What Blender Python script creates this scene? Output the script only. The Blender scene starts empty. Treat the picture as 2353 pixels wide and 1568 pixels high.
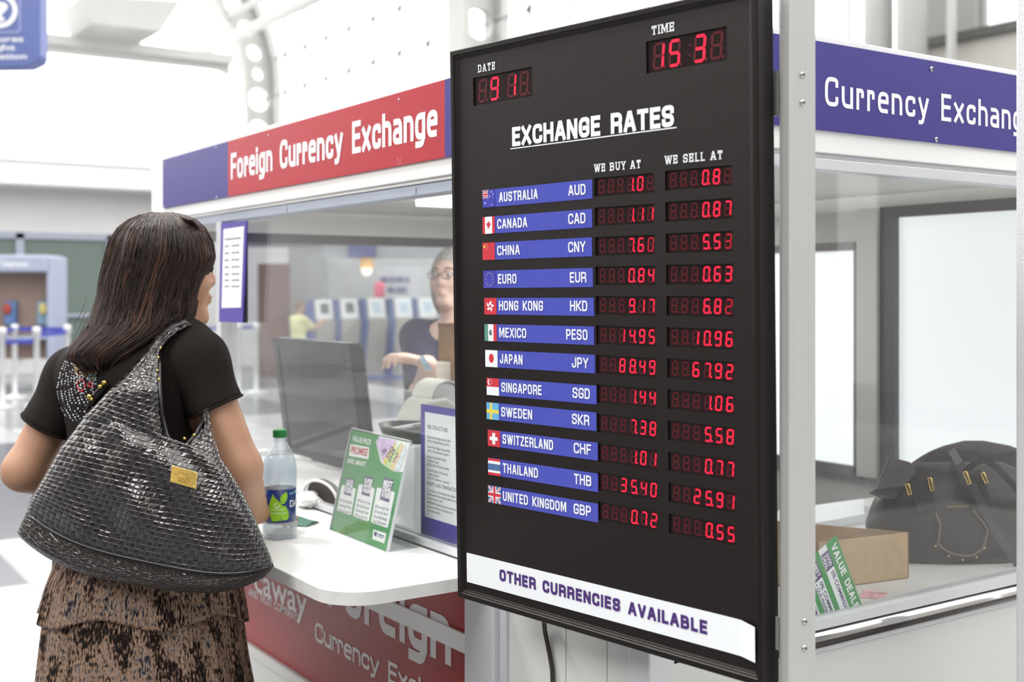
import bpy, bmesh, math, random
import numpy as np
from mathutils import Vector, Matrix

random.seed(7)
rng = np.random.default_rng(7)
SC = bpy.context.scene
COL = SC.collection

# ------------------------------------------------------------------ camera
FPX, CX, HZ = 2747.0, 1176.5, 672.0            # focal length in px, principal column, horizon row
TH = math.radians(55.76)
CAM = Vector((1.456, -1.274, 1.45))
cd = bpy.data.cameras.new('camera')
cd.sensor_width = 36.0
cd.lens = 36.0 * FPX / 2353.0
cd.shift_y = -(784.0 - HZ) / 2353.0
cd.clip_start = 0.05
cd.clip_end = 300
cd.dof.use_dof = True
cd.dof.focus_distance = 2.08
cd.dof.aperture_fstop = 4.0
co = bpy.data.objects.new('camera', cd)
COL.objects.link(co)
co.location = CAM
co.rotation_euler = (math.pi / 2, 0, TH)
SC.camera = co

# ------------------------------------------------------------------ light
wd = bpy.data.worlds.new('daylight')
wd.use_nodes = True
SC.world = wd
nt = wd.node_tree
bg = nt.nodes['Background']
bg.inputs['Color'].default_value = (1.0, 0.985, 0.965, 1)
bg.inputs['Strength'].default_value = 2.0
sun = bpy.data.lights.new('sun', 'SUN')
sun.energy = 1.2
sun.angle = math.radians(12)
sun.color = (1.0, 0.97, 0.92)
so = bpy.data.objects.new('sun', sun)
COL.objects.link(so)
so.rotation_euler = (math.radians(38), 0, math.radians(-60))
# added fill light behind the camera, brightening the board and booth front
sk = bpy.data.lights.new('front_fill', 'AREA')
sk.shape = 'RECTANGLE'; sk.size = 7.0; sk.size_y = 4.0; sk.energy = 620; sk.color = (1.0, 0.985, 0.97)
sko = bpy.data.objects.new('front_fill', sk)
COL.objects.link(sko)
sko.location = (0.5, -8.5, 8.2)
sko.rotation_euler = (math.radians(46), 0, math.radians(3))
SC.view_settings.view_transform = 'Standard'
SC.view_settings.look = 'None'
SC.view_settings.gamma = 1.0
SC.view_settings.use_curve_mapping = False
SC.view_settings.exposure = 0.6

# ------------------------------------------------------------------ helpers
X_, Y_, Z_ = Vector((1, 0, 0)), Vector((0, 1, 0)), Vector((0, 0, 1))
ct, st = math.cos(TH), math.sin(TH)
def cam2w(X, Y, Z):                             # camera frame (right, forward, up) -> place
    return Vector((CAM.x + X * ct - Y * st, CAM.y + X * st + Y * ct, CAM.z + Z))
def P(px, py, d):
    return cam2w((px - CX) / FPX * d, d, (HZ - py) / FPX * d)
def ray(px, py):
    return cam2w((px - CX) / FPX, 1.0, (HZ - py) / FPX) - CAM
def onx(px, py, x):
    r = ray(px, py); return CAM + r * ((x - CAM.x) / r.x)
def ony(px, py, y):
    r = ray(px, py); return CAM + r * ((y - CAM.y) / r.y)
def onz(px, py, z):
    r = ray(px, py); return CAM + r * ((z - CAM.z) / r.z)

def lin(c):
    return tuple((v / 12.92 if v <= 0.04045 else ((v + 0.055) / 1.055) ** 2.4) for v in c)
def rgb(r, g, b):
    return lin((r / 255.0, g / 255.0, b / 255.0))

MATS = {}
def mat(name, col, rough=0.5, metal=0.0, spec=0.5, var=0.06, scale=30.0, bump=0.0, coat=0.0, emit=None, estr=1.0, stretch=None):
    if name in MATS: return MATS[name]
    m = bpy.data.materials.new(name); m.use_nodes = True
    n = m.node_tree.nodes; l = m.node_tree.links
    b = n['Principled BSDF']
    b.inputs['Roughness'].default_value = rough
    b.inputs['Metallic'].default_value = metal
    b.inputs['Specular IOR Level'].default_value = spec
    b.inputs['Coat Weight'].default_value = coat
    tc = n.new('ShaderNodeTexCoord')
    src = tc.outputs['Object']
    if stretch:
        mp = n.new('ShaderNodeMapping'); mp.inputs['Scale'].default_value = stretch
        l.new(src, mp.inputs['Vector']); src = mp.outputs['Vector']
    ns = n.new('ShaderNodeTexNoise'); ns.inputs['Scale'].default_value = scale; ns.inputs['Detail'].default_value = 4
    l.new(src, ns.inputs['Vector'])
    rp = n.new('ShaderNodeValToRGB')
    rp.color_ramp.elements[0].position = 0.3; rp.color_ramp.elements[1].position = 0.7
    rp.color_ramp.elements[0].color = tuple(max(0, v * (1 - var)) for v in col) + (1,)
    rp.color_ramp.elements[1].color = tuple(min(1, v * (1 + var)) for v in col) + (1,)
    l.new(ns.outputs['Fac'], rp.inputs['Fac'])
    l.new(rp.outputs['Color'], b.inputs['Base Color'])
    if bump:
        bp = n.new('ShaderNodeBump'); bp.inputs['Strength'].default_value = bump; bp.inputs['Distance'].default_value = 0.002
        l.new(ns.outputs['Fac'], bp.inputs['Height']); l.new(bp.outputs['Normal'], b.inputs['Normal'])
    if emit:
        b.inputs['Emission Color'].default_value = tuple(emit) + (1,)
        b.inputs['Emission Strength'].default_value = estr
    MATS[name] = m
    return m

def glass(name, tint=(1, 1, 1), refl=0.06, haze=0.0, rough=0.02, hazecol=(0.8, 0.8, 0.8)):
    """thin pane: see-through, with mirror reflection rising at grazing angles and a little dust"""
    if name in MATS: return MATS[name]
    m = bpy.data.materials.new(name); m.use_nodes = True
    n = m.node_tree.nodes; l = m.node_tree.links
    n.remove(n['Principled BSDF']); out = n['Material Output']
    tr = n.new('ShaderNodeBsdfTransparent'); tr.inputs['Color'].default_value = tuple(tint) + (1,)
    gl = n.new('ShaderNodeBsdfGlossy'); gl.inputs['Roughness'].default_value = rough
    ge = n.new('ShaderNodeNewGeometry'); dp = n.new('ShaderNodeVectorMath'); dp.operation = 'DOT_PRODUCT'
    l.new(ge.outputs['Normal'], dp.inputs[0]); l.new(ge.outputs['Incoming'], dp.inputs[1])
    ab = n.new('ShaderNodeMath'); ab.operation = 'ABSOLUTE'; l.new(dp.outputs['Value'], ab.inputs[0])
    om = n.new('ShaderNodeMath'); om.operation = 'SUBTRACT'; om.inputs[0].default_value = 1.0; l.new(ab.outputs[0], om.inputs[1])
    pw = n.new('ShaderNodeMath'); pw.operation = 'POWER'; pw.inputs[1].default_value = 5.0; l.new(om.outputs[0], pw.inputs[0])
    ma = n.new('ShaderNodeMath'); ma.operation = 'MULTIPLY_ADD'          # Schlick: rises towards grazing angles
    ma.inputs[1].default_value = 1.0 - refl; ma.inputs[2].default_value = refl
    l.new(pw.outputs[0], ma.inputs[0])
    mx = n.new('ShaderNodeMixShader')
    l.new(ma.outputs[0], mx.inputs['Fac']); l.new(tr.outputs[0], mx.inputs[1]); l.new(gl.outputs[0], mx.inputs[2])
    last = mx
    if haze > 0:
        df = n.new('ShaderNodeBsdfDiffuse'); df.inputs['Color'].default_value = tuple(hazecol) + (1,)
        tc = n.new('ShaderNodeTexCoord'); ns = n.new('ShaderNodeTexNoise'); ns.inputs['Scale'].default_value = 3.0; ns.inputs['Detail'].default_value = 6
        l.new(tc.outputs['Object'], ns.inputs['Vector'])
        mr = n.new('ShaderNodeMapRange'); mr.inputs['To Min'].default_value = haze * 0.6; mr.inputs['To Max'].default_value = haze * 1.4
        l.new(ns.outputs['Fac'], mr.inputs['Value'])
        m2 = n.new('ShaderNodeMixShader')
        l.new(mr.outputs[0], m2.inputs['Fac']); l.new(mx.outputs[0], m2.inputs[1]); l.new(df.outputs[0], m2.inputs[2])
        last = m2
    l.new(last.outputs[0], out.inputs['Surface'])
    MATS[name] = m
    return m

class MB:
    """collects vertices and faces; link() makes ONE mesh object of them"""
    def __init__(s): s.v = []; s.f = []; s.mi = []; s.cur = 0
    def add(s, vs, fs):
        o = len(s.v); s.v += [tuple(v) for v in vs]
        for f in fs: s.f.append(tuple(o + i for i in f)); s.mi.append(s.cur)
        return s
    def box(s, x0, x1, y0, y1, z0, z1):
        vs = [(x, y, z) for x in (x0, x1) for y in (y0, y1) for z in (z0, z1)]
        return s.add(vs, [(0, 1, 3, 2), (4, 6, 7, 5), (0, 4, 5, 1), (2, 3, 7, 6), (0, 2, 6, 4), (1, 5, 7, 3)])
    def obox(s, c, ax, ay, az):                 # oriented box, half-axis vectors
        c = Vector(c); vs = [c + ax * i + ay * j + az * k for i in (-1, 1) for j in (-1, 1) for k in (-1, 1)]
        return s.add(vs, [(0, 1, 3, 2), (4, 6, 7, 5), (0, 4, 5, 1), (2, 3, 7, 6), (0, 2, 6, 4), (1, 5, 7, 3)])
    def prism(s, pts, ext):                     # polygon (3-D points) pushed along ext
        n = len(pts); ext = Vector(ext)
        vs = [Vector(p) for p in pts] + [Vector(p) + ext for p in pts]
        fs = [tuple(range(n - 1, -1, -1)), tuple(range(n, 2 * n))]
        fs += [(i, (i + 1) % n, n + (i + 1) % n, n + i) for i in range(n)]
        return s.add(vs, fs)
    def rings(s, rs, cap=True, closed=True):
        n = len(rs[0]); vs = [p for r in rs for p in r]; fs = []
        for k in range(len(rs) - 1):
            for i in range(n if closed else n - 1):
                j = (i + 1) % n
                fs.append((k * n + i, k * n + j, (k + 1) * n + j, (k + 1) * n + i))
        if cap and closed:
            fs.append(tuple(range(n - 1, -1, -1))); b = (len(rs) - 1) * n
            fs.append(tuple(range(b, b + n)))
        return s.add(vs, fs)
    def lathe(s, prof, c=(0, 0, 0), n=32, cap=True):
        c = Vector(c)
        rs = [[(c.x + r * math.cos(2 * math.pi * i / n), c.y + r * math.sin(2 * math.pi * i / n), c.z + z) for i in range(n)] for r, z in prof]
        return s.rings(rs, cap)
    def tube(s, pts, r, n=10, cap=True):
        pts = [Vector(p) for p in pts]; m = len(pts)
        rad = r if hasattr(r, '__len__') else [r] * m
        t0 = (pts[1] - pts[0]).normalized()
        u = t0.orthogonal().normalized(); rs = []
        for k in range(m):
            t = (pts[min(k + 1, m - 1)] - pts[max(k - 1, 0)]).normalized()
            u = (u - t * u.dot(t)).normalized(); w = t.cross(u)
            rs.append([pts[k] + (u * math.cos(2 * math.pi * i / n) + w * math.sin(2 * math.pi * i / n)) * rad[k] for i in range(n)])
        return s.rings(rs, cap)
    def ball(s, c, r, n=8, m=5):
        c = Vector(c); rr = r if hasattr(r, '__len__') else (r, r, r); rs = []
        for k in range(m + 1):
            a = math.pi * k / m; q = max(math.sin(a), 1e-3)
            rs.append([(c.x + rr[0] * q * math.cos(2 * math.pi * i / n), c.y + rr[1] * q * math.sin(2 * math.pi * i / n), c.z - rr[2] * math.cos(a)) for i in range(n)])
        return s.rings(rs)
    def mesh(s, mats, smooth=False):
        me = bpy.data.meshes.new('m'); me.from_pydata([tuple(v) for v in s.v], [], s.f)
        for m in (mats if isinstance(mats, (list, tuple)) else [mats]): me.materials.append(m)
        for p, i in zip(me.polygons, s.mi): p.material_index = i
        if smooth: me.polygons.foreach_set('use_smooth', [True] * len(me.polygons))
        me.validate()
        bm = bmesh.new(); bm.from_mesh(me); bmesh.ops.recalc_face_normals(bm, faces=bm.faces); bm.to_mesh(me); bm.free()
        me.update(); return me
    def link(s, name, mats, parent=None, smooth=False, bevel=0.0, seg=2, label=None, angle=None):
        return put(name, s.mesh(mats, smooth), parent, bevel, seg, label, angle)

def put(name, me, parent=None, bevel=0.0, seg=2, label=None, angle=None):
    o = bpy.data.objects.new(name, me); me.name = name; COL.objects.link(o)
    if parent: o.parent = parent
    if bevel:
        md = o.modifiers.new('edge', 'BEVEL'); md.width = bevel; md.segments = seg; md.limit_method = 'ANGLE'; md.angle_limit = math.radians(angle or 40)
    if label: o['label'] = label
    return o

def thing(name, label, cat, loc=(0, 0, 0), group=None, matrix=None):
    o = bpy.data.objects.new(name, None); COL.objects.link(o); o.empty_display_size = 0.05
    if matrix is not None: o.matrix_world = matrix
    else: o.location = loc
    return tag(o, label, cat, group)
def tag(o, label, cat, group=None):
    o['label'] = label; o['category'] = cat
    if group: o['group'] = group
    return o
def struct(o):
    o['kind'] = 'structure'; return o

# ---- built-in typeface, turned into mesh and fitted to a box -----------------
_tc = {}
def font_mesh(body, bold=0.0):
    k = (body, bold)
    if k in _tc: return _tc[k]
    cu = bpy.data.curves.new('t', 'FONT'); cu.body = body; cu.size = 1; cu.offset = bold; cu.resolution_u = 4
    o = bpy.data.objects.new('t', cu); COL.objects.link(o)
    dg = bpy.context.evaluated_depsgraph_get()
    me = bpy.data.meshes.new_from_object(o.evaluated_get(dg))
    v = [tuple(q.co) for q in me.vertices]; f = [tuple(p.vertices) for p in me.polygons]
    bpy.data.objects.remove(o); bpy.data.curves.remove(cu); bpy.data.meshes.remove(me)
    _tc[k] = (v, f); return _tc[k]
def text(mb, body, x0, x1, base, cap, fr, bold=0.0, rot=0.0):
    """ink from x0 to x1 (x1 None: natural width), capital height cap, in frame fr=(origin, right, up)"""
    v, f = font_mesh(body, bold)
    hv, _ = font_mesh('H', bold); hh = max(q[1] for q in hv) - min(q[1] for q in hv); hb = min(q[1] for q in hv)
    xa = min(q[0] for q in v); xb = max(q[0] for q in v)
    sy = cap / hh; sx = (x1 - x0) / (xb - xa) if x1 is not None else sy
    o, R, U = fr; c, s = math.cos(rot), math.sin(rot); vs = []
    for q in v:
        a = (q[0] - xa) * sx; b = (q[1] - hb) * sy
        a, b = a * c - b * s, a * s + b * c
        vs.append(o + R * (x0 + a) + U * (base + b))
    mb.add(vs, f); return mb

# ---- drawn alphabets: squared grotesque and slab -------------------------------
def _round(pts, r, closed=False, n=5):
    out = []; m = len(pts)
    for i, p in enumerate(pts):
        p = np.array(p[:2], float); rr = pts[i][2] if len(pts[i]) > 2 else 0
        if rr <= 0 or (not closed and i in (0, m - 1)): out.append(p); continue
        a = np.array(pts[i - 1][:2], float); b = np.array(pts[(i + 1) % m][:2], float)
        da, db = a - p, b - p; la, lb = np.linalg.norm(da), np.linalg.norm(db)
        qa = min(rr * r, la * 0.46); qb = min(rr * r * 1.15, lb * 0.46); qa, qb = (min(rr * r * (1.15 if abs(da[1]) > abs(da[0]) else 1), la * .46), min(rr * r * (1.15 if abs(db[1]) > abs(db[0]) else 1), lb * .46))
        A = p + da / la * qa; B = p + db / lb * qb; A1 = A + (p - A) * .68; B1 = B + (p - B) * .68
        for k in range(n + 1):
            t = k / n; u = 1 - t
            out.append(u ** 3 * A + 3 * u * u * t * A1 + 3 * u * t * t * B1 + t ** 3 * B)
    return out
def ribbon2(pts, t, closed=False):
    m = len(pts); L = []; Rr = []
    for i in range(m):
        a = pts[i - 1] if (i > 0 or closed) else None; b = pts[(i + 1) % m] if (i < m - 1 or closed) else None
        d1 = (pts[i] - a) if a is not None else None; d2 = (b - pts[i]) if b is not None else None
        if d1 is not None: d1 = d1 / (np.linalg.norm(d1) + 1e-9)
        if d2 is not None: d2 = d2 / (np.linalg.norm(d2) + 1e-9)
        if d1 is None: d1 = d2
        if d2 is None: d2 = d1
        n1 = np.array([-d1[1], d1[0]]); n2 = np.array([-d2[1], d2[0]]); nn = n1 + n2; ln = np.linalg.norm(nn)
        nn = n1 if ln < 1e-6 else nn / ln
        k = 1.0 / max(0.45, nn @ n1)
        L.append(pts[i] + nn * t / 2 * k); Rr.append(pts[i] - nn * t / 2 * k)
    vs = L + Rr; fs = [(i, (i + 1) % m, m + (i + 1) % m, m + i) for i in range(m if closed else m - 1)]
    return vs, fs
q_ = 1.0
G = {   # name: (width, [strokes]); third number on a point = corner roundness
 'A': (1.05, [[(0, 0), (.42, 1), (.58, 1), (1, 0)], [(.17, .3), (.83, .3)]]),
 'B': (1, [[(0, 0), (0, 1), (.93, 1, 1), (.93, .52, 1), (0, .52)], [(.8, .52), (1, .52, 1), (1, 0, 1), (0, 0)]]),
 'C': (.98, [[(1, .77), (1, 1, 1), (0, 1, 1), (0, 0, 1), (1, 0, 1), (1, .23)]]),
 'D': (1, [[(0, 0), (0, 1), (1, 1, 1.2), (1, 0, 1.2), (0, 0), (0, .1)]]),
 'E': (.86, [[(1, 1), (0, 1), (0, 0), (1, 0)], [(0, .52), (.9, .52)]]),
 'F': (.84, [[(1, 1), (0, 1), (0, 0)], [(0, .5), (.9, .5)]]),
 'G': (1, [[(1, .78), (1, 1, 1), (0, 1, 1), (0, 0, 1), (1, 0, 1), (1, .46), (.52, .46)]]),
 'H': (1, [[(0, 0), (0, 1)], [(1, 0), (1, 1)], [(0, .52), (1, .52)]]),
 'I': (.2, [[(.5, 0), (.5, 1)]]),
 'J': (.85, [[(0, .3), (0, 0, 1), (1, 0, 1), (1, 1)]]),
 'K': (1, [[(0, 0), (0, 1)], [(1, 1), (.28, .5), (1, 0)], [(0, .5), (.34, .5)]]),
 'L': (.8, [[(0, 1), (0, 0), (1, 0)]]),
 'M': (1.25, [[(0, 0), (0, 1), (.12, 1), (.5, .12), (.88, 1), (1, 1), (1, 0)]]),
 'N': (1, [[(0, 0), (0, 1), (.1, 1), (.9, 0), (1, 0), (1, 1)]]),
 'O': (1, [[(0, .5), (0, 1, 1), (1, 1, 1), (1, 0, 1), (0, 0, 1), (0, .52)]]),
 'P': (.95, [[(0, 0), (0, 1), (1, 1, 1), (1, .42, 1), (0, .42)]]),
 'R': (1, [[(0, 0), (0, 1), (1, 1, 1), (1, .44, 1), (0, .44)], [(.5, .44), (1, .44, .8), (1, 0)]]),
 'S': (.98, [[(1, .78), (1, 1, 1), (0, 1, 1), (0, .52, 1), (1, .5, 1), (1, 0, 1), (0, 0, 1), (0, .22)]]),
 'T': (.95, [[(0, 1), (1, 1)], [(.5, 0), (.5, 1)]]),
 'U': (1, [[(0, 1), (0, 0, 1), (1, 0, 1), (1, 1)]]),
 'V': (1, [[(0, 1), (.45, 0), (.55, 0), (1, 1)]]),
 'W': (1.5, [[(0, 1), (.22, 0), (.29, 0), (.47, 1), (.53, 1), (.71, 0), (.78, 0), (1, 1)]]),
 'X': (1, [[(0, 0), (1, 1)], [(0, 1), (1, 0)]]),
 'Y': (1, [[(0, 1), (.5, .45), (1, 1)], [(.5, 0), (.5, .47)]]),
 'Z': (.92, [[(0, 1), (1, 1), (1, .92), (0, .08), (0, 0), (1, 0)]]),
 'u': (.85, [[(0, .7), (0, 0, 1), (1, 0, 1)], [(1, 0), (1, .7)]]),
 'r': (.58, [[(0, 0), (0, .7)], [(0, .7), (.3, .7), (1, .7, 1), (1, .5)]]),
 'e': (.85, [[(.08, .38), (1, .38), (1, .7, 1), (0, .7, 1), (0, 0, 1), (.9, 0)]]),
 'n': (.85, [[(0, 0), (0, .7)], [(0, .7), (1, .7, 1), (1, 0)]]),
 'c': (.82, [[(1, .56), (1, .7, 1), (0, .7, 1), (0, 0, 1), (1, 0, 1), (1, .14)]]),
 'y': (.88, [[(0, .7), (.5, 0)], [(1, .7), (.5, -.04), (.36, -.27, 1), (.04, -.27)]]),
 'x': (.85, [[(0, 0), (1, .7)], [(0, .7), (1, 0)]]),
 'h': (.85, [[(0, 0), (0, 1)], [(0, .7), (1, .7, 1), (1, 0)]]),
 'a': (.82, [[(.1, .7), (1, .7, 1), (1, 0)], [(1, .38), (0, .38, 1), (0, 0, 1), (1, 0)]]),
 'o': (.88, [[(0, .35), (0, .7, 1), (1, .7, 1), (1, 0, 1), (0, 0, 1), (0, .36)]]),
 'i': (.2, [[(.5, 0), (.5, .7)], [(.5, .97), (.5, .985)]]),
 'g': (.85, [[(1, 0), (0, 0, 1), (0, .7, 1), (1, .7), (1, -.27, 1), (.05, -.27)]]),
}
SERIF = {'D': [(0, 0), (0, 1)], 'A': [(0, 0), (1, 0)], 'T': [(.5, 0)], 'E': [(0, 0), (0, 1)], 'I': [(.5, 0), (.5, 1)], 'M': [(0, 0), (1, 0), (0, 1), (1, 1)],
         'W': [(0, 1), (1, 1)], 'B': [(0, 0), (0, 1)], 'U': [(0, 1), (1, 1)], 'Y': [(0, 1), (1, 1), (.5, 0)], 'L': [(0, 0), (0, 1)], 'S': []}
def strokes(mb, body, x0, x1, base, cap, fr, wt=0.16, aspect=0.55, slab=False, gap=0.14, rnd=0.24):
    """lettering drawn stroke by stroke, fitted to the ink width x0..x1"""
    g_ = gap * (1.3 if slab else 1); goal = (x1 - x0) / cap
    for _ in range(30):                          # pick the letter width that fills the space at an even stroke
        tot = sum((0.45 * aspect / .55 if ch == ' ' else max(G[ch][0] * aspect, wt) + g_) for ch in body) - g_
        aspect *= (goal / tot) ** 0.8; aspect = max(.25, min(aspect, 2.5))
    items = []; x = 0.0; t = wt
    for ch in body:
        if ch == ' ': x += 0.45 * aspect / .55; continue
        w, ss = G[ch]; w = max(w * aspect, t)
        for s in ss:
            pts = [((t / 2 + p[0] * (w - t)), (t / 2 + p[1] * (1 - t)), (p[2] if len(p) > 2 else 0)) for p in s]
            pts = _round(pts, rnd); e0 = pts[0] - pts[1]; e1 = pts[-1] - pts[-2]
            pts[0] = pts[0] + e0 / (np.linalg.norm(e0) + 1e-9) * t / 2 * .98; pts[-1] = pts[-1] + e1 / (np.linalg.norm(e1) + 1e-9) * t / 2 * .98
            vs, fs = ribbon2(pts, t)
            items.append(([(v[0] + x, v[1]) for v in vs], fs))
        if slab:
            for sx, sy in SERIF.get(ch, []):
                cx = x + t / 2 + sx * (w - t); y = 0 if sy == 0 else 1 - t * .55
                hw = t * 1.15
                items.append(([(cx - hw, y), (cx + hw, y), (cx + hw, y + t * .55), (cx - hw, y + t * .55)], [(0, 1, 2, 3)]))
            if ch in 'TE':
                for ex in ([0, 1] if ch == 'T' else [1]):
                    cx = x + t / 2 + ex * (w - t)
                    items.append(([(cx - t / 2, 1 - t * 2), (cx + t / 2, 1 - t * 2), (cx + t / 2, 1), (cx - t / 2, 1)], [(0, 1, 2, 3)]))
                if ch == 'E':
                    cx = x + t / 2 + (w - t); items.append(([(cx - t / 2, 0), (cx + t / 2, 0), (cx + t / 2, t * 2), (cx - t / 2, t * 2)], [(0, 1, 2, 3)]))
        x += w + gap * (1.3 if slab else 1)
    tot = x - gap * (1.3 if slab else 1); sx = (x1 - x0) / tot
    o, R, U = fr
    N = R.cross(U).normalized()
    for k, (vs, fs) in enumerate(items):
        m_ = len(vs) // 2         # neighbouring strokes a hair apart, so that they never share a plane
        mb.add([o + R * (x0 + v[0] * sx) + U * (base + v[1] * cap) + N * (0.00006 * (k % 4) + 0.00005 * (i % m_) / m_) for i, v in enumerate(vs)], fs)
    return mb
# ------------------------------------------------------------------ the hall
def floor_mat():
    m = bpy.data.materials.new('terrazzo'); m.use_nodes = True; n = m.node_tree.nodes; l = m.node_tree.links; b = n['Principled BSDF']
    tc = n.new('ShaderNodeTexCoord'); mp = n.new('ShaderNodeMapping'); mp.inputs['Rotation'].default_value = (0, 0, 0.02)
    l.new(tc.outputs['Object'], mp.inputs['Vector'])
    br = n.new('ShaderNodeTexBrick'); br.inputs['Scale'].default_value = 1.0; br.inputs['Brick Width'].default_value = 2.4; br.inputs['Row Height'].default_value = 1.2
    br.inputs['Mortar Size'].default_value = 0.012; br.inputs['Bias'].default_value = 0.25
    br.inputs['Color1'].default_value = rgb(236, 236, 236) + (1,); br.inputs['Color2'].default_value = rgb(96, 98, 104) + (1,); br.inputs['Mortar'].default_value = rgb(150, 150, 150) + (1,)  # grey tiles also stand in for sun and shade bands on the terrazzo
    l.new(mp.outputs[0], br.inputs['Vector'])
    ns = n.new('ShaderNodeTexNoise'); ns.inputs['Scale'].default_value = 90; l.new(tc.outputs['Object'], ns.inputs['Vector'])
    mx = n.new('ShaderNodeMixRGB'); mx.blend_type = 'MULTIPLY'; mx.inputs['Fac'].default_value = 0.25
    l.new(br.outputs['Color'], mx.inputs['Color1']); l.new(ns.outputs['Fac'], mx.inputs['Color2']); l.new(mx.outputs[0], b.inputs['Base Color'])
    b.inputs['Roughness'].default_value = 0.22
    return m
fl = struct(MB().box(-36, 12, -16, 14, -0.12, 0).link('floor', floor_mat()))
m_wall = mat('wall_paint', rgb(222, 222, 222), rough=0.8, var=0.03, scale=2)
m_steel = mat('white_steel', rgb(172, 172, 170), rough=0.45, var=0.02, scale=4)
m_mul = mat('mullion_grey', rgb(84, 86, 84), rough=0.5)
m_sof = mat('white_soffit', rgb(240, 240, 238), rough=0.6, var=0.02)
m_frost = mat('frosted_daylight_glass', rgb(245, 247, 248), rough=0.35, var=0.01, emit=(1, 1, 1), estr=0.62)
m_lgrey = mat('grey_cladding', rgb(150, 151, 148), rough=0.6, var=0.03, scale=3)
WX = -21.0
struct(MB().box(WX - .4, WX, -16, 14, 0, 3.45).link('wall_west', m_wall))
mb = MB(); mb.box(WX, WX + .75, -16, 8.6, 3.30, 3.70); mb.box(WX - .2, WX + .80, -16, 8.7, 3.70, 3.76)
struct(mb.link('trim_1', m_sof, bevel=.03))
# tall glowing clerestory glazing above the ledge, top corner rounded
pts = [(-16, 3.76), (7.6, 3.76)]
for i in range(9):
    a = math.pi / 2 * i / 8; pts.append((6.9 + .7 * math.cos(a), 5.0 + .75 * math.sin(a)))
pts.append((-16, 5.66))
struct(MB().prism([(WX, y, z) for y, z in pts], (.12, 0, 0)).link('window_1', m_frost))
# dark green glazing in the west wall
w2 = struct(MB().box(WX, WX + .03, -3.0, 5.02, .35, 2.42).link('window_2', mat('green_glass', rgb(112, 126, 120), rough=.2, var=.05, scale=1)))
fr_ = MB()
for y0, y1 in ((4.94, 5.06), (3.36, 3.5), (1.4, 1.5)): fr_.box(WX, WX + .08, y0, y1, .3, 2.5)
fr_.box(WX, WX + .08, -3, 5.06, 2.40, 2.52); fr_.box(WX, WX + .08, -3, 5.06, 1.0, 1.06)
fr_.link('window_frame', mat('frame_grey_blue', rgb(168, 174, 190), rough=.5), w2)
# steelwork: plates pierced by round holes between two flanges
def holed(mb, A, B, th, rad=.34):
    """A, B: matching points along the two edges of a web; one round hole in every cell"""
    th = Vector(th)
    for i in range(len(A) - 1):
        q = [Vector(A[i]), Vector(A[i + 1]), Vector(B[i + 1]), Vector(B[i])]; c = sum(q, Vector()) / 4
        n = 20; out = []; inn = []
        for k in range(n):
            t = k / n * 4; e = int(t) % 4; f = t - int(t); p = q[e].lerp(q[(e + 1) % 4], f); out.append(p)
            d = p - c; e1 = (q[1] - q[0]) * .5; e2 = (q[3] - q[0]) * .5
            a = math.atan2(d.dot(e2) / e2.length_squared, d.dot(e1) / e1.length_squared); r = min(e1.length, e2.length) * rad * 2
            inn.append(c + e1.normalized() * r * math.cos(a) + e2.normalized() * r * math.sin(a))
        vs = [p - th for p in out] + [p - th for p in inn] + [p + th for p in inn] + [p + th for p in out]
        fs = []
        for g in range(3): fs += [(g * n + k, g * n + (k + 1) % n, (g + 1) * n + (k + 1) % n, (g + 1) * n + k) for k in range(n)]
        mb.add(vs, fs)
def sweep_box(mb, pts, w, hx):                  # flange along pts: w across x, hx thick
    pts = [Vector(p) for p in pts]; rs = []
    for k, p in enumerate(pts):
        t = (pts[min(k + 1, len(pts) - 1)] - pts[max(k - 1, 0)]).normalized(); nn = t.cross(X_).normalized()
        rs.append([p + X_ * w / 2 * i + nn * hx / 2 * j for i, j in ((-1, -1), (1, -1), (1, 1), (-1, 1))])
    mb.rings(rs)
def rib(i, x, y0, zs, hs, ht):
    inn, out = [], []
    path = [(y0, z) for z in np.linspace(0, zs, 9)] + [(y0 * math.cos(a), zs + ht * math.sin(a)) for a in np.linspace(0.08, math.pi * .72, 22)]
    for k, (y, z) in enumerate(path):
        inn.append((x, y, z)); 
        a = path[max(k - 1, 0)]; b = path[min(k + 1, len(path) - 1)]; d = Vector((0, b[0] - a[0], b[1] - a[1])).normalized(); nn = Vector((0, d.z, -d.y))
        out.append(Vector((x, y, z)) + nn * hs)
    mb = MB(); holed(mb, inn, out, (.1, 0, 0), .36); sweep_box(mb, inn, .75, .16); sweep_box(mb, out, .75, .22)
    struct(mb.link('trim_%d' % i, m_steel))
for i, x in enumerate((-35.2, -22.0)): rib(2 + i, x, 13.2, 8.2, 1.05, 6.5)
gm = MB(); ys = np.linspace(-16, 8.2, 15)
A = [(WX - 2.4, y, 5.2) for y in ys]; B = [(WX - 2.4, y, 6.35) for y in ys]
holed(gm, A, B, (.12, 0, 0), .37); gm.box(WX - 2.7, WX - 2.1, -16, 8.2, 6.35, 6.55)
for y in np.arange(-15.5, 8, 3.4): gm.prism([(WX - 2.3, y, 6.55), (WX - 2.3, y + 1.3, 6.55), (WX - 2.3, y + 1.7, 7.2), (WX - 2.3, y - .2, 7.05)], (1.6, 0, 0))
struct(gm.link('trim_5', m_steel))
pm = MB()
for y, z in ((12.6, 10.2), (10.6, 12.3), (7.2, 13.8), (3.2, 14.5)): pm.tube([(-36, y, z), (2, y, z)], .11, 8)
pm.tube([(-36, 11.8, 9.0), (-10, 11.8, 9.0)], .16, 8)
struct(pm.link('trim_6', m_steel, smooth=True))
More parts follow.
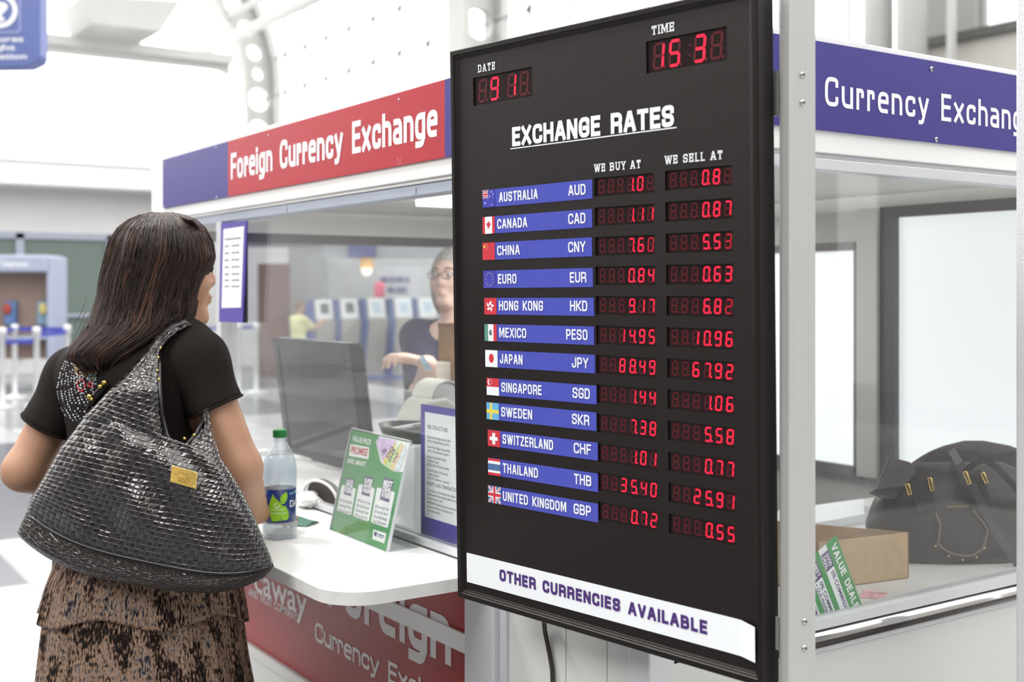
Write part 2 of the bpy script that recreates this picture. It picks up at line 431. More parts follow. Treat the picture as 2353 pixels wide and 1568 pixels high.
# glazed north side: fine mullions with small clamps at the crossings, clear panes
gw = struct(MB().box(-36, -11.4, 14.30, 14.32, 4.0, 15).link('window_3', glass('hall_glass', refl=.04)))
wm = MB()
for x in np.arange(-35.5, -11, 1.5): wm.box(x - .02, x + .02, 14.15, 14.19, 4.0, 15)
for z in np.arange(4.2, 15, 1.2): wm.box(-36, -11.4, 14.12, 14.15, z - .015, z + .015)
for x in np.arange(-35.5, -11, 1.5):
    for z in np.arange(4.2, 15, 1.2):
        wm.prism([(x - .11, 14.1, z), (x, 14.1, z - .11), (x + .11, 14.1, z), (x, 14.1, z + .11)], (0, .03, 0))
wm.link('mullion', m_mul, gw)
struct(MB().box(-36, -11.4, 14, 14.4, 0, 4.0).link('wall_north', m_lgrey))
# pale facade right of the glazing, with a bright window and a pair of round columns before it
struct(MB().box(-9.6, 10, 13.0, 13.4, 0, 4.88).link('wall_facade', mat('facade_beige', rgb(190, 188, 182), rough=.7, var=.02)))
mb = MB(); mb.box(-9.6, 10, 12.9, 13.2, 4.88, 5.0)
struct(mb.link('trim_7', m_mul))
struct(MB().box(-9.6, -8.45, 13.1, 13.4, 5.0, 12).link('wall_panel_upper', m_lgrey))
w4 = struct(MB().box(-8.45, 10, 13.3, 13.36, 5.0, 12).link('window_4', m_frost))
mb = MB()
for x in (-8.45, -5.2, -2.2): mb.box(x - .06, x + .06, 13.2, 13.3, 5.0, 12)
mb.link('window_frame', m_lgrey, w4)
for i, x in enumerate((-9.35, -8.80)):
    c = struct(MB().lathe([(.2, 0), (.2, 12)], (x, 12.2, 0), 20, cap=True).link('trim_%d' % (8 + i), m_steel, smooth=True))
struct(MB().box(-8.33, -8.25, 12.3, 12.4, 0, 12).link('trim_10', m_steel))
# the side of the hall behind the photographer, and its roof deck
struct(MB().box(-36, 12, -16.4, -16, 0, 9).link('wall_south', mat('south_cladding', rgb(120, 118, 116), rough=.6, var=.05, scale=1)))
struct(MB().box(11.6, 12, -16, 14, 0, 9).link('wall_east', mat('east_cladding', rgb(140, 138, 134), rough=.6, var=.05, scale=1)))
struct(MB().box(-10, 12, -16, -4.5, 9, 9.3).link('ceiling', mat('roof_deck', rgb(205, 203, 198), rough=.7, var=.03, scale=1)))
# ------------------------------------------------------------------ the exchange rate board
yaw, pit, rol = math.radians(-47.28), math.radians(1.31), math.radians(0.287)
Mb = Matrix.Rotation(TH + yaw, 4, 'Z') @ Matrix.Rotation(pit, 4, 'X') @ Matrix.Rotation(rol, 4, 'Y')
BO = cam2w(-0.10776, 2.10, 0.42337)
Mb = Matrix.Translation(BO) @ Mb
board = thing('exchange_rate_board', 'large black exchange rate board with red LED digits and flag labels', 'sign', matrix=Mb)
m_blk = mat('board_black', (0.0100, 0.0064, 0.0056), rough=0.42, spec=0.32, var=0.15, scale=900, bump=0.35)
m_frm = mat('frame_black', (0.0078, 0.0054, 0.0046), rough=0.36, spec=0.35, var=0.15, scale=700, bump=0.2)
m_wht = mat('print_white', rgb(238, 242, 246), rough=0.5, var=0.01)
m_blu = mat('label_blue', rgb(74, 82, 182), rough=0.42, spec=0.4, var=0.03, scale=60)
m_blu2 = mat('label_blue_flag', rgb(66, 68, 176), rough=0.42, var=0.03)
m_pur = mat('print_purple', rgb(74, 44, 116), rough=0.5, var=0.04)
m_red = mat('flag_red', rgb(206, 52, 66), rough=0.45, var=0.03)
m_grn = mat('flag_green', rgb(92, 150, 132), rough=0.45, var=0.03)
m_sky = mat('flag_sky', rgb(106, 178, 224), rough=0.45, var=0.03)
m_yel = mat('flag_yellow', rgb(228, 212, 84), rough=0.45, var=0.03)
m_nav = mat('flag_steel_blue', rgb(74, 112, 160), rough=0.45, var=0.03)
m_dk = mat('flag_dark', rgb(70, 80, 80), rough=0.5)
m_win = mat('display_window', (0.012, 0.0035, 0.0045), rough=0.3, spec=0.4, var=0.1)
m_on = mat('led_lit', (0.3, 0.0, 0.01), rough=0.4, emit=(1.0, 0.012, 0.045), estr=1.15, var=0.02)
m_off = mat('led_unlit', (0.05, 0.002, 0.006), rough=0.4, emit=(1.0, 0.02, 0.05), estr=0.035, var=0.02)
BW, BH, DEP = 0.651, 0.9635, 0.034
mm = 0.001
def bfr(y=-0.0007): return (Vector((0, y, 0)), X_, Z_)

# rim: a stepped aluminium profile swept round the edge, mitred at the corners
prof = [(0.000, DEP), (0.000, -0.0005), (0.0015, -0.0030), (0.0095, -0.0030), (0.0105, -0.0008), (0.0125, -0.0008), (0.0135, 0.0004), (0.0175, 0.0024), (0.0175, DEP)]
mb = MB(); rs = []
for cx_, cz_, sx, sz in ((0, 0, 1, -1), (BW, 0, -1, -1), (BW, -BH, -1, 1), (0, -BH, 1, 1)):
    rs.append([(cx_ + sx * a, y, cz_ + sz * a) for a, y in prof])
mb.rings(rs + [rs[0]], cap=False)
mb.link('frame', m_frm, board, bevel=0.0008)
# face panel with real openings for the displays
ROW0, ROWP, ROWH = 244.3, 45.85, 28.7
holes = [(56.2, 203.4, 53.6, 101.6), (448.2, 596.0, 49.4, 96.6)]
for r in range(12):
    holes.append((340.0, 460.2, ROW0 + r * ROWP, ROW0 + r * ROWP + ROWH))
    holes.append((482.0, 602.0, ROW0 - 1.2 + r * ROWP, ROW0 - 1.2 + r * ROWP + ROWH))
xs = sorted({12.0, 639.0} | {h[0] for h in holes} | {h[1] for h in holes})
zs = sorted({12.0, 951.5} | {h[2] for h in holes} | {h[3] for h in holes})
mb = MB(); vi = {}
def gv(x, z):
    if (x, z) not in vi: vi[(x, z)] = len(mb.v); mb.v.append((x * mm, 0.0024, -z * mm))
    return vi[(x, z)]
for i in range(len(xs) - 1):
    for j in range(len(zs) - 1):
        cx_, cz_ = (xs[i] + xs[i + 1]) / 2, (zs[j] + zs[j + 1]) / 2
        if any(h[0] < cx_ < h[1] and h[2] < cz_ < h[3] for h in holes): continue
        mb.f.append((gv(xs[i], zs[j]), gv(xs[i + 1], zs[j]), gv(xs[i + 1], zs[j + 1]), gv(xs[i], zs[j + 1]))); mb.mi.append(0)
for h in holes:
    c = [(h[0], h[2]), (h[1], h[2]), (h[1], h[3]), (h[0], h[3])]
    for k in range(4):
        a, b = c[k], c[(k + 1) % 4]
        mb.add([(a[0] * mm, 0.0024, -a[1] * mm), (b[0] * mm, 0.0024, -b[1] * mm), (b[0] * mm, 0.0062, -b[1] * mm), (a[0] * mm, 0.0062, -a[1] * mm)], [(0, 1, 2, 3)])
mb.link('face_panel', m_blk, board)
MB().box(0.008, BW - 0.008, 0.010, DEP - 0.002, -BH + 0.008, -0.008).link('back_case', m_frm, board)

SEG = {'0': 'abcdef', '1': 'bc', '2': 'abged', '3': 'abgcd', '4': 'fgbc', '5': 'afgcd', '6': 'afgedc', '7': 'abc', '8': 'abcdefg', '9': 'abcdfg', ' ': ''}
def seg_geo(k, w, h, t):
    m = h / 2; g = t * 0.10
    H = lambda y: [(t * .5 + g, y), (t + g, y + t / 2), (w - t - g, y + t / 2), (w - t * .5 - g, y), (w - t - g, y - t / 2), (t + g, y - t / 2)]
    V = lambda x, y0, y1: [(x, y0 + g), (x + t / 2, y0 + t / 2 + g), (x + t / 2, y1 - t / 2 - g), (x, y1 - g), (x - t / 2, y1 - t / 2 - g), (x - t / 2, y0 + t / 2 + g)]
    return {'a': H(h - t / 2), 'd': H(t / 2), 'g': H(m), 'f': V(t / 2, m, h - t / 2), 'b': V(w - t / 2, m, h - t / 2), 'e': V(t / 2, t / 2, m), 'c': V(w - t / 2, t / 2, m)}[k]
m_mid = mat('led_fading', (0.16, 0.0, 0.006), rough=0.4, emit=(1.0, 0.012, 0.045), estr=0.30, var=0.02)
def display(name, box, cells, w, h, zc, dim=False, slant=0.09, thick=0.2, colon=None, dots=(), label=None):
    """cells: (x of left edge in mm, character)"""
    d = MB().box((box[0] + .02) * mm, (box[1] - .02) * mm, 0.0052, 0.0092, -(box[3] - .02) * mm, -(box[2] + .02) * mm).link(name, m_win, board, label=label)
    on, off, mid = MB(), MB(), MB(); y = 0.0049; t = w * thick
    def put_poly(mb, pts, x, z0): mb.add([((x + p[0] + p[1] * slant) * mm, y, -(z0 - p[1]) * mm) for p in pts], [tuple(range(len(pts)))])
    for x, ch in cells:
        for k in 'abcdefg': put_poly((mid if dim and x == cells[-1][0] else on) if k in SEG[ch] else off, seg_geo(k, w, h, t), x, zc + h / 2)
        dp = [(w + t * .55 + t * .62 * math.cos(a * math.pi / 4), t * .62 + t * .62 * math.sin(a * math.pi / 4)) for a in range(8)]
        put_poly(on if x in dots else off, dp, x, zc + h / 2)
    if colon:
        for q in (.33, .68): put_poly(off, [(t * .45 * math.cos(a * math.pi / 4), h * q + t * .45 * math.sin(a * math.pi / 4)) for a in range(8)], colon, zc + h / 2)
    on.link('lit_segments', m_on, d, label='bright red lit LED digits')
    if mid.v: mid.link('fading_segments', m_mid, d, label='half bright red LED digit')
    off.link('unlit_segments', m_off, d, label='dim red unlit LED segments')
    return d
def cells(x0, pitch, txt, skip=None, extra=0):
    return [(x0 + i * pitch + (extra if skip is not None and i >= skip else 0), c) for i, c in enumerate(txt)]
display('date_display', holes[0], cells(66, 30, ' 91 ', 2, 13), 21, 39.5, 77.6, label='date display reading 9 1')
display('time_display', holes[1], cells(458, 30, '153 ', 2, 16), 21, 39.5, 73.0, colon=527, label='time display reading 15 3')
DATA = [('AUSTRALIA', 'AUD', '   10 ', '   08 ', 247.1, 277.0, 78), ('CANADA', 'CAD', '   111', '   087', 293.1, 322.0, 77), ('CHINA', 'CNY', '   760', '   553', 337.2, 366.8, 76),
        ('EURO', 'EUR', '   084', '   063', 385.0, 414.9, 77), ('HONG KONG', 'HKD', '   917', '   682', 431.6, 460.0, 78.6), ('MEXICO', 'PESO', '  1495', '  1096', 476.5, 505.5, 78.2),
        ('JAPAN', 'JPY', '  8849', '  6792', 520.8, 549.8, 79.2), ('SINGAPORE', 'SGD', '   144', '   106', 568.7, 598.0, 81.8), ('SWEDEN', 'SKR', '   738', '   558', 610.8, 639.8, 80.7),
        ('SWITZERLAND', 'CHF', '   101', '   077', 657.9, 685.8, 82.9), ('THAILAND', 'THB', '  3540', '  2591', 706.3, 735.2, 82.6), ('UNITED KINGDOM', 'GBP', '   072', '   055', 753.7, 783.0, 82)]
for r, (nm, code, buy, sell, z0, z1, x0) in enumerate(DATA):
    zc = ROW0 + r * ROWP + ROWH * .49
    hb, hs = holes[2 + 2 * r], holes[3 + 2 * r]
    cb = cells(346.0, 19.3, buy, 3, 1.6); cs = cells(488.0, 19.3, sell, 3, 1.6)
    display('buy_rate_display', hb, cb, 11.8, 21.5, zc, dim=r == 2, dots=(cb[3][0],), label='buying rate display in the %s row' % nm.title())
    display('sell_rate_display', hs, cs, 11.8, 21.5, zc - 1.2, dim=r in (2, 4), dots=(cs[3][0],), label='selling rate display in the %s row' % nm.title())

# ---- country labels with their flags (each pasted a little crooked)
def lab(nm, code, z0, z1, x0):
    x1 = x0 + 257.5; dz = 1.2
    L = MB().prism([(x0 * mm, 0.0018, -(z0 + dz) * mm), (x1 * mm, 0.0018, -(z0 - dz) * mm), (x1 * mm, 0.0018, -(z1 - dz) * mm), (x0 * mm, 0.0018, -(z1 + dz) * mm)], (0, 0.0008, 0)).link('country_label', m_blu, board, label='blue %s label with its flag and %s code' % (nm.title(), code))
    h = z1 - z0; fw = 31.5
    k = 2 * dz / 257.5
    fr = (Vector((0, 0.0013, 0)), Vector((1, 0, k)), Z_)
    base = -(z0 + dz) * mm - k * 0 - h * mm
    o = Vector((x0 * mm, 0.0013, base)); R, U = Vector((1, 0, k)), Z_
    tx = MB()
    name_x = {'UNITED KINGDOM': 151, 'SWITZERLAND': 122, 'SINGAPORE': 98, 'HONG KONG': 107, 'AUSTRALIA': 94, 'THAILAND': 86, 'CANADA': 74, 'SWEDEN': 76, 'MEXICO': 67, 'JAPAN': 56, 'CHINA': 56, 'EURO': 46}[nm]
    a = 37.5 if nm != 'AUSTRALIA' else 42
    strokes(tx, nm, a * mm, (a + name_x) * mm, 7.2 * mm, 16.4 * mm, (o, R, U), wt=0.17, aspect=.56, gap=.13)
    cw = 47 if code == 'PESO' else (38 if code not in ('EUR', 'JPY') else 36)
    e = 244 if code not in ('GBP', 'SKR') else 243
    strokes(tx, code, (e - cw) * mm, e * mm, 7.4 * mm, 16.6 * mm, (o, R, U), wt=0.16, aspect=.6, gap=.13)
    tx.link('lettering', m_wht, L)
    F = MB(); mats = [m_blu2, m_wht, m_red, m_grn, m_sky, m_yel, m_nav, m_dk]; off = [0.0]
    def pl(mi, pts):
        off[0] += 0.00006; F.cur = mi
        F.add([o + R * (p[0] * fw * mm) + U * (p[1] * h * mm) - Y_ * off[0] for p in pts], [tuple(range(len(pts)))])
    def rc(mi, a0, a1, b0, b1): pl(mi, [(a0, b0), (a1, b0), (a1, b1), (a0, b1)])
    def disc(mi, cx_, cy_, rx, n=20, ry=None): pl(mi, [(cx_ + rx * math.cos(6.2832 * i / n), cy_ + (ry or rx * fw / h) * math.sin(6.2832 * i / n)) for i in range(n)])
    def star(mi, cx_, cy_, r, n=5): pl(mi, [(cx_ + (r if i % 2 == 0 else r * .42) * math.sin(math.pi * i / n), cy_ + (r if i % 2 == 0 else r * .42) * fw / h * math.cos(math.pi * i / n)) for i in range(2 * n)])
    def jack(a0, a1, b0, b1, ground):
        rc(ground, a0, a1, b0, b1)
        def S(u, v): return (a0 + u * (a1 - a0), b0 + v * (b1 - b0))
        w = .10
        pl(1, [S(0, 0), S(w, 0), S(1, 1 - w), S(1, 1), S(1 - w, 1), S(0, w)]); pl(1, [S(1, 0), S(1, w), S(w, 1), S(0, 1), S(0, 1 - w), S(1 - w, 0)])
        w = .035
        pl(2, [S(0, 0), S(w, 0), S(1, 1 - w), S(1, 1), S(1 - w, 1), S(0, w)]); pl(2, [S(1, 0), S(1, w), S(w, 1), S(0, 1), S(0, 1 - w), S(1 - w, 0)])
        pl(1, [S(.36, 0), S(.64, 0), S(.64, 1), S(.36, 1)]); pl(1, [S(0, .34), S(1, .34), S(1, .66), S(0, .66)])
        pl(2, [S(.42, 0), S(.58, 0), S(.58, 1), S(.42, 1)]); pl(2, [S(0, .41), S(1, .41), S(1, .59), S(0, .59)])
    if nm == 'AUSTRALIA':
        rc(0, 0, 1, 0, 1); jack(0, .48, .5, 1, 0)
        for s in ((.74, .87, .055), (.88, .72, .055), (.6, .62, .055), (.82, .55, .03), (.76, .13, .055), (.24, .25, .075)): star(1, *s, n=7)
    elif nm == 'CANADA':
        rc(1, 0, 1, 0, 1); rc(2, 0, .2, 0, 1); rc(2, .78, 1, 0, 1)
        leaf = [(0, -.26), (0, -.12), (.1, -.14), (.08, -.07), (.2, .04), (.16, .06), (.18, .14), (.11, .13), (.1, .16), (.045, .10), (.06, .22), (.03, .2), (0, .28)]
        leaf += [(-x, y) for x, y in leaf[::-1] if x > 0]; pl(2, [(.49 + x * .9, .5 + y * 1.0) for x, y in leaf])
    elif nm == 'CHINA':
        rc(2, 0, 1, 0, 1); star(5, .16, .78, .12)
        for s in ((.3, .92), (.38, .84), (.38, .72), (.3, .63)): star(5, *s, .04)
    elif nm == 'EURO':
        rc(0, 0, 1, 0, 1)
        for i in range(12): star(5, .5 + .3 * math.sin(i * math.pi / 6), .5 + .36 * math.cos(i * math.pi / 6), .045)
    elif nm == 'HONG KONG':
        rc(2, 0, 1, 0, 1)
        for i in range(5):
            a_ = i * 2 * math.pi / 5; pts = []
            for u, v in ((.02, .06), (.1, .16), (.13, .26), (.09, .34), (0, .3), (-.07, .24), (-.07, .14)):
                pts.append((.48 + (u * math.cos(a_) + v * math.sin(a_)) * .88, .5 + (-u * math.sin(a_) + v * math.cos(a_)) * .95))
            pl(1, pts)
    elif nm == 'MEXICO':
        rc(1, 0, 1, 0, 1); rc(3, 0, .3, 0, 1); rc(2, .73, 1, 0, 1); disc(7, .5, .5, .11, 12, .17); disc(1, .53, .53, .035, 8); disc(3, .48, .4, .05, 8, .04)
    elif nm == 'JAPAN':
        rc(1, 0, 1, 0, 1); disc(2, .5, .52, .2, 24, .27)
    elif nm == 'SINGAPORE':
        rc(1, 0, 1, 0, 1); rc(2, 0, 1, .5, 1); disc(1, .24, .76, .15, 20, .18); disc(2, .31, .77, .13, 20, .16)
        for i in range(5): star(1, .4 + .1 * math.sin(i * 1.2566), .77 + .11 * math.cos(i * 1.2566), .035)
    elif nm == 'SWEDEN':
        rc(4, 0, 1, 0, 1); rc(5, .28, .46, 0, 1); rc(5, 0, 1, .38, .6)
    elif nm == 'SWITZERLAND':
        rc(2, 0, 1, 0, 1); rc(1, .37, .6, .14, .84); rc(1, .16, .8, .38, .6)
    elif nm == 'THAILAND':
        rc(1, 0, 1, 0, 1); rc(2, 0, 1, .85, 1); rc(2, 0, 1, 0, .16); rc(6, 0, 1, .3, .68)
    else:
        jack(0, 1.04, 0, 1, 6)
    F.link('flag', mats, L, label='printed flag of %s' % nm.title())
for d_ in DATA: lab(d_[0], d_[1], d_[4], d_[5], d_[6])

# ---- printed lettering
fr = bfr(0.0019)
def bt(fn, name, m_, *calls):
    mb = MB()
    for c in calls: fn(mb, *c[0], fr, **c[1])
    return mb.link(name, m_, board)
s_ = dict(wt=.17, aspect=.62, slab=True, gap=.2)
bt(strokes, 'date_heading', m_wht, (('DATE', .0705, .1135, -.0462, .0132), s_))
bt(strokes, 'time_heading', m_wht, (('TIME', .4600, .5025, -.0416, .0132), s_))
bt(strokes, 'buy_heading', m_wht, (('WE BUY AT', .3405, .4355, -.2355, .0125), s_))
bt(strokes, 'sell_heading', m_wht, (('WE SELL AT', .4825, .5868, -.2338, .0125), s_))
bt(strokes, 'title_lettering', m_wht, (('EXCHANGE RATES', .1538, .5004, -.1797, .0318), dict(wt=.225, aspect=.6, gap=.085, rnd=.3)))
mb = MB(); mb.add([(.149, .0019, -.1842), (.505, .0019, -.1826), (.505, .0019, -.1808), (.149, .0019, -.1824)], [(0, 1, 2, 3)])
mb.link('title_underline', m_wht, board)
# white strip, its last hand's breadth curling forward over the rim
mb = MB(); rs = []
for i in range(24):
    t = i / 23; x = .0222 + t * (.6385 - .0222); y = .0014 - (max(0, t - .93) / .07) ** 2 * .006
    zt = -.8815 + (t * .0035) - (max(0, t - .955) / .045) * .0035; zb = -.9330 + t * .0042 - (max(0, t - .965) / .035) * .002
    rs.append([(x, y, zt), (x, y, zb), (x, y + .0005, zb), (x, y + .0005, zt)])
mb.rings(rs)
strip = mb.link('other_currencies_strip', m_wht, board, smooth=False, label='white strip reading OTHER CURRENCIES AVAILABLE')
tm = MB(); strokes(tm, 'OTHER CURRENCIES AVAILABLE', .1085, .5520, -.9155, .0200, (Vector((0, .0009, 0)), Vector((1, 0, .0065)), Z_), wt=.24, aspect=.72, gap=.16)
tm.link('lettering', m_pur, strip)
# ------------------------------------------------------------------ the exchange booth: front y = 0, side x = 0, inside x < 0 < y
m_fas = mat('fascia_white', rgb(240, 240, 238), rough=.4, var=.015, scale=6)
m_alu = mat('aluminium_painted', rgb(206, 208, 212), rough=.38, metal=.15, var=.03, scale=8)
m_alu2 = mat('aluminium_blue_grey', rgb(176, 184, 200), rough=.35, metal=.3, var=.03, scale=8)
m_gry = mat('booth_grey', rgb(168, 168, 166), rough=.5, var=.04, scale=5)
m_dfr = mat('dark_window_frame', rgb(84, 80, 84), rough=.5, var=.08)
m_pan = mat('panel_white', rgb(208, 209, 207), rough=.35, var=.02, scale=3)
m_chr = mat('chrome', (.75, .75, .76), rough=.12, metal=1.0, var=.03)
m_scr = mat('screw_steel', (.5, .5, .5), rough=.25, metal=1.0)
m_gf = glass('booth_glass', tint=(.97, .98, .98), refl=.055, haze=.018, rough=.01)
m_gs = glass('side_glass', tint=(.97, .98, .98), refl=.030, haze=.012, rough=.01)
m_seam = mat('dark_seam', rgb(70, 68, 66), rough=.8)
XL, YB = -2.47, 1.62
SC_ = .893e-3
bo = thing('currency_booth', 'white framed glass currency exchange booth behind the rate board', 'booth', (-1.2, .8, 0))
bo.matrix_world = Matrix.Translation((0, 0, 0))
xp0, xp1 = ony(1066, 1450, -.03).x, ony(1133, 1450, -.03).x
xm0, xm1 = ony(496.5, 600, -.02).x, ony(508, 600, -.02).x
# fascia beams with a stepped lower moulding
mb = MB(); mb.box(XL - .03, .012, -.03, .05, 1.686, 1.890); mb.box(XL - .03, .012, -.024, .04, 1.678, 1.686)
mb.link('front_fascia', m_fas, bo, bevel=.002)
mb = MB(); mb.box(XL, .0, -.020, .03, 1.655, 1.6765)
for x in (-1.42, -.75): mb.box(x - .004, x + .004, -.0215, -.020, 1.657, 1.672)
mb.link('window_head_rail', m_alu2, bo, bevel=.0015)
mb = MB(); mb.box(-.05, .012, -.03, YB, 1.698, 1.905); mb.link('side_fascia', m_fas, bo, bevel=.002)
mb = MB(); mb.box(-.03, .004, .03, YB, 1.688, 1.698); mb.box(-.03, .010, .03, YB, 1.668, 1.688); mb.link('side_head_rail', m_alu, bo, bevel=.0015)
MB().box(XL + .03, -.05, .05, YB - .03, 1.735, 1.76).link('ceiling_panel', mat('booth_ceiling', rgb(214, 214, 210), rough=.7, var=.03, scale=3), bo)
mb = MB(); mb.box(XL - .02, XL + .02, .05, YB, 1.655, 1.89); mb.link('west_fascia', m_fas, bo)
mb = MB(); mb.box(XL - .02, XL + .02, .03, YB, 1.622, 1.655); mb.link('west_head_rail', m_dfr, bo)
# posts
MB().box(xp0, xp1, -.030, .03, 0, 1.655).link('post', m_alu, bo, bevel=.004)
mb = MB(); mb.box(xp1, xp1 + .022, -.016, .03, 0, 1.655); mb.link('post', m_alu, bo, bevel=.002)
MB().box(xm0, xm1, -.02, .03, .93, 1.655).link('post', m_alu, bo, bevel=.002)
MB().box(XL - .03, XL + .03, -.03, .03, 0, 1.655).link('post', m_alu, bo, bevel=.003)
MB().box(-.045, .008, -.025, .03, 0, 1.655).link('post', m_alu, bo, bevel=.004)
MB().box(XL - .02, XL + .03, YB - .04, YB + .01, 0, 1.7).link('post', m_alu, bo)
MB().box(-.045, .005, YB - .04, YB + .01, 0, 1.7).link('post', m_alu, bo)
# front glazing with a mouse-hole pay opening above the counter
hx = ony(741, 1150, 0).x; hw, hh_ = .100, .052; zc0 = .932
g = [(XL + .03, zc0), (hx - hw, zc0)]
for i in range(13):
    a = math.pi * (1 - i / 12); g.append((hx + hw * math.cos(a), zc0 + hh_ * math.sin(a) ** .8))
g += [(hx + hw, zc0), (-.045, zc0), (-.045, 1.66), (XL + .03, 1.66)]
MB().prism([(x, -.003, z) for x, z in g], (0, .006, 0)).link('front_pane', m_gf, bo)
arc = [(hx + hw * math.cos(math.pi * (1 - i / 16)), -.006, zc0 + hh_ * math.sin(math.pi * (1 - i / 16)) ** .8) for i in range(17)]
MB().tube(arc, .004, 6).link('pay_opening_edge', mat('opening_edge', rgb(214, 216, 218), rough=.3), bo, smooth=True)
fl_ = [(hx - hw * 1.04, .006, zc0 - .002)] + [(hx + hw * 1.04 * math.cos(math.pi * (1 - i / 16)), .006, zc0 + hh_ * 1.06 * math.sin(math.pi * (1 - i / 16)) ** .8) for i in range(17)] + [(hx + hw * 1.04, .006, zc0 - .002)]
MB().prism(fl_, (0, .003, 0)).link('pay_opening_shade', mat('shade_dark', rgb(44, 34, 28), rough=.6), bo)  # dark plate standing in for the shade inside the pay opening
mb = MB(); mb.box(XL, -.0, -.014, .02, .916, .932); mb.link('front_sill', m_alu, bo, bevel=.002)
# side glazing, ledge, chrome bumper
MB().box(-.003, .003, .03, YB - .03, .868, 1.67).link('side_pane', m_gs, bo)
mb = MB(); mb.box(-.02, .016, .15, YB, .853, .871); mb.box(-.02, .012, .15, YB, .871, .8715)
mb.link('side_sill', m_alu, bo, bevel=.0015)
mb = MB(); mb.box(-.02, .006, .03, YB, .849, .853); mb.link('seal_strip', m_seam, bo)
rs = []
for y in (.2, YB):
    rs.append([(.012 + .016 * math.sin(a) * .8, y, .8355 + .0145 * math.cos(a)) for a in np.linspace(0, math.pi, 12)] + [(.006, y, .821), (.006, y, .850)])
MB().rings(rs).link('bumper_rail', m_chr, bo, smooth=True)
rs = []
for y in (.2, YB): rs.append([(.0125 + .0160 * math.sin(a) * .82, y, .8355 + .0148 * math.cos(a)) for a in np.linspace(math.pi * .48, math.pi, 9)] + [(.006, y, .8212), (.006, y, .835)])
MB().rings(rs).link('bumper_reflection', mat('reflection_brown', rgb(52, 44, 40), rough=.22, spec=.5), bo, smooth=True)  # dark reflection on the chrome rail's lower half, put in as colour
MB().box(-.02, .012, .2, YB, .812, .821).link('bumper_trim', m_alu, bo)
# west and back glazing
MB().box(XL - .003, XL + .003, .03, YB - .04, .9, 1.622).link('west_pane', glass('west_glass', tint=(.96, .97, .97), refl=.05, haze=.03), bo)
MB().box(XL - .02, XL + .02, .03, YB, 0, .9).link('west_panel', m_pan, bo)
def xb(px): return ony(px, 800, YB).x
mb = MB(); x0, x1, x2 = xb(1971), xb(2032), xb(2066)
mb.box(XL, xb(1700), YB, YB + .04, 0, 1.75); mb.box(xb(1700), 0, YB, YB + .04, 0, .90); mb.box(xb(1700), 0, YB, YB + .04, 1.70, 1.75)
mb.box(xb(1985), x1, YB - .035, YB + .04, .9, 1.70); mb.box(xb(1700), xb(1985), YB - .01, YB + .04, 1.60, 1.70)
mb.link('back_wall', m_gry, bo, bevel=.003)
mb = MB(); mb.box(xb(1985) - .001, xb(1985) + .012, YB - .02, YB + .03, .9, 1.6); mb.box(xb(1700), xb(1985), YB - .02, YB + .03, 1.577, 1.60); mb.box(xb(1700), xb(1985), YB - .02, YB + .03, .89, .925)
mb.box(x0, x0 + .012, YB - .02, YB + .03, .9, 1.6)
mb.box(x1, x2, YB - .02, YB + .03, .9, 1.70); mb.box(x2, 0, YB - .02, YB + .03, 1.668, 1.70)
mb.link('back_window_frame', m_dfr, bo)
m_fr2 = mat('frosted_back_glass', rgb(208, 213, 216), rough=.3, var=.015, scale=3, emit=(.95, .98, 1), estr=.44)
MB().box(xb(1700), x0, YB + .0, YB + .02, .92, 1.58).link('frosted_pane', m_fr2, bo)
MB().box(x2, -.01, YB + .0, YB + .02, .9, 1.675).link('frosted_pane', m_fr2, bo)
# lower walls
MB().box(xp1 + .02, -.03, -.008, .02, 0, .885).link('front_panel', m_pan, bo)
mb = MB(); mb.box(XL, xp0, -.004, .02, 0, .915); mb.link('front_panel', m_pan, bo)
mb = MB(); mb.box(XL, xp0, -.016, -.004, .445, .474); mb.link('kick_moulding', m_pan, bo, bevel=.003)
mb = MB(); mb.box(-.02, .006, .0, YB, 0, .812); mb.box(-.02, .006, .0, .2, .812, .868); mb.link('side_panel', m_pan, bo)
mb = MB()
for x in (xp1 + .20, -.12): mb.box(x, x + .0015, -.0087, -.008, 0, .885)
mb.link('panel_seam', m_gry, bo)
# added glowing panel and fill light under the booth ceiling, brightening the interior
cl_ = MB(); cl_.box(-1.75, -1.25, .55, 1.35, 1.715, 1.735); cl_.link('fill_panel', mat('fill_panel_white', rgb(240, 240, 240), emit=(1, .98, .95), estr=1.2), bo)
al = bpy.data.lights.new('booth_fill', 'AREA'); al.shape = 'RECTANGLE'; al.size = .45; al.size_y = .75; al.energy = 6; al.color = (1, .98, .95)
ao = bpy.data.objects.new('booth_fill', al); COL.objects.link(ao); ao.location = (-1.5, .95, 1.710)
# inner desk
mb = MB(); mb.box(-.78, -.022, .03, YB - .02, .845, .866); mb.link('desk_top', mat('desk_laminate', rgb(214, 212, 210), rough=.5, var=.03, scale=6), bo, bevel=.002)
mb = MB(); mb.box(XL + .03, -.78, .022, .62, .862, .885); mb.link('desk_top', MATS['desk_laminate'], bo, bevel=.002)

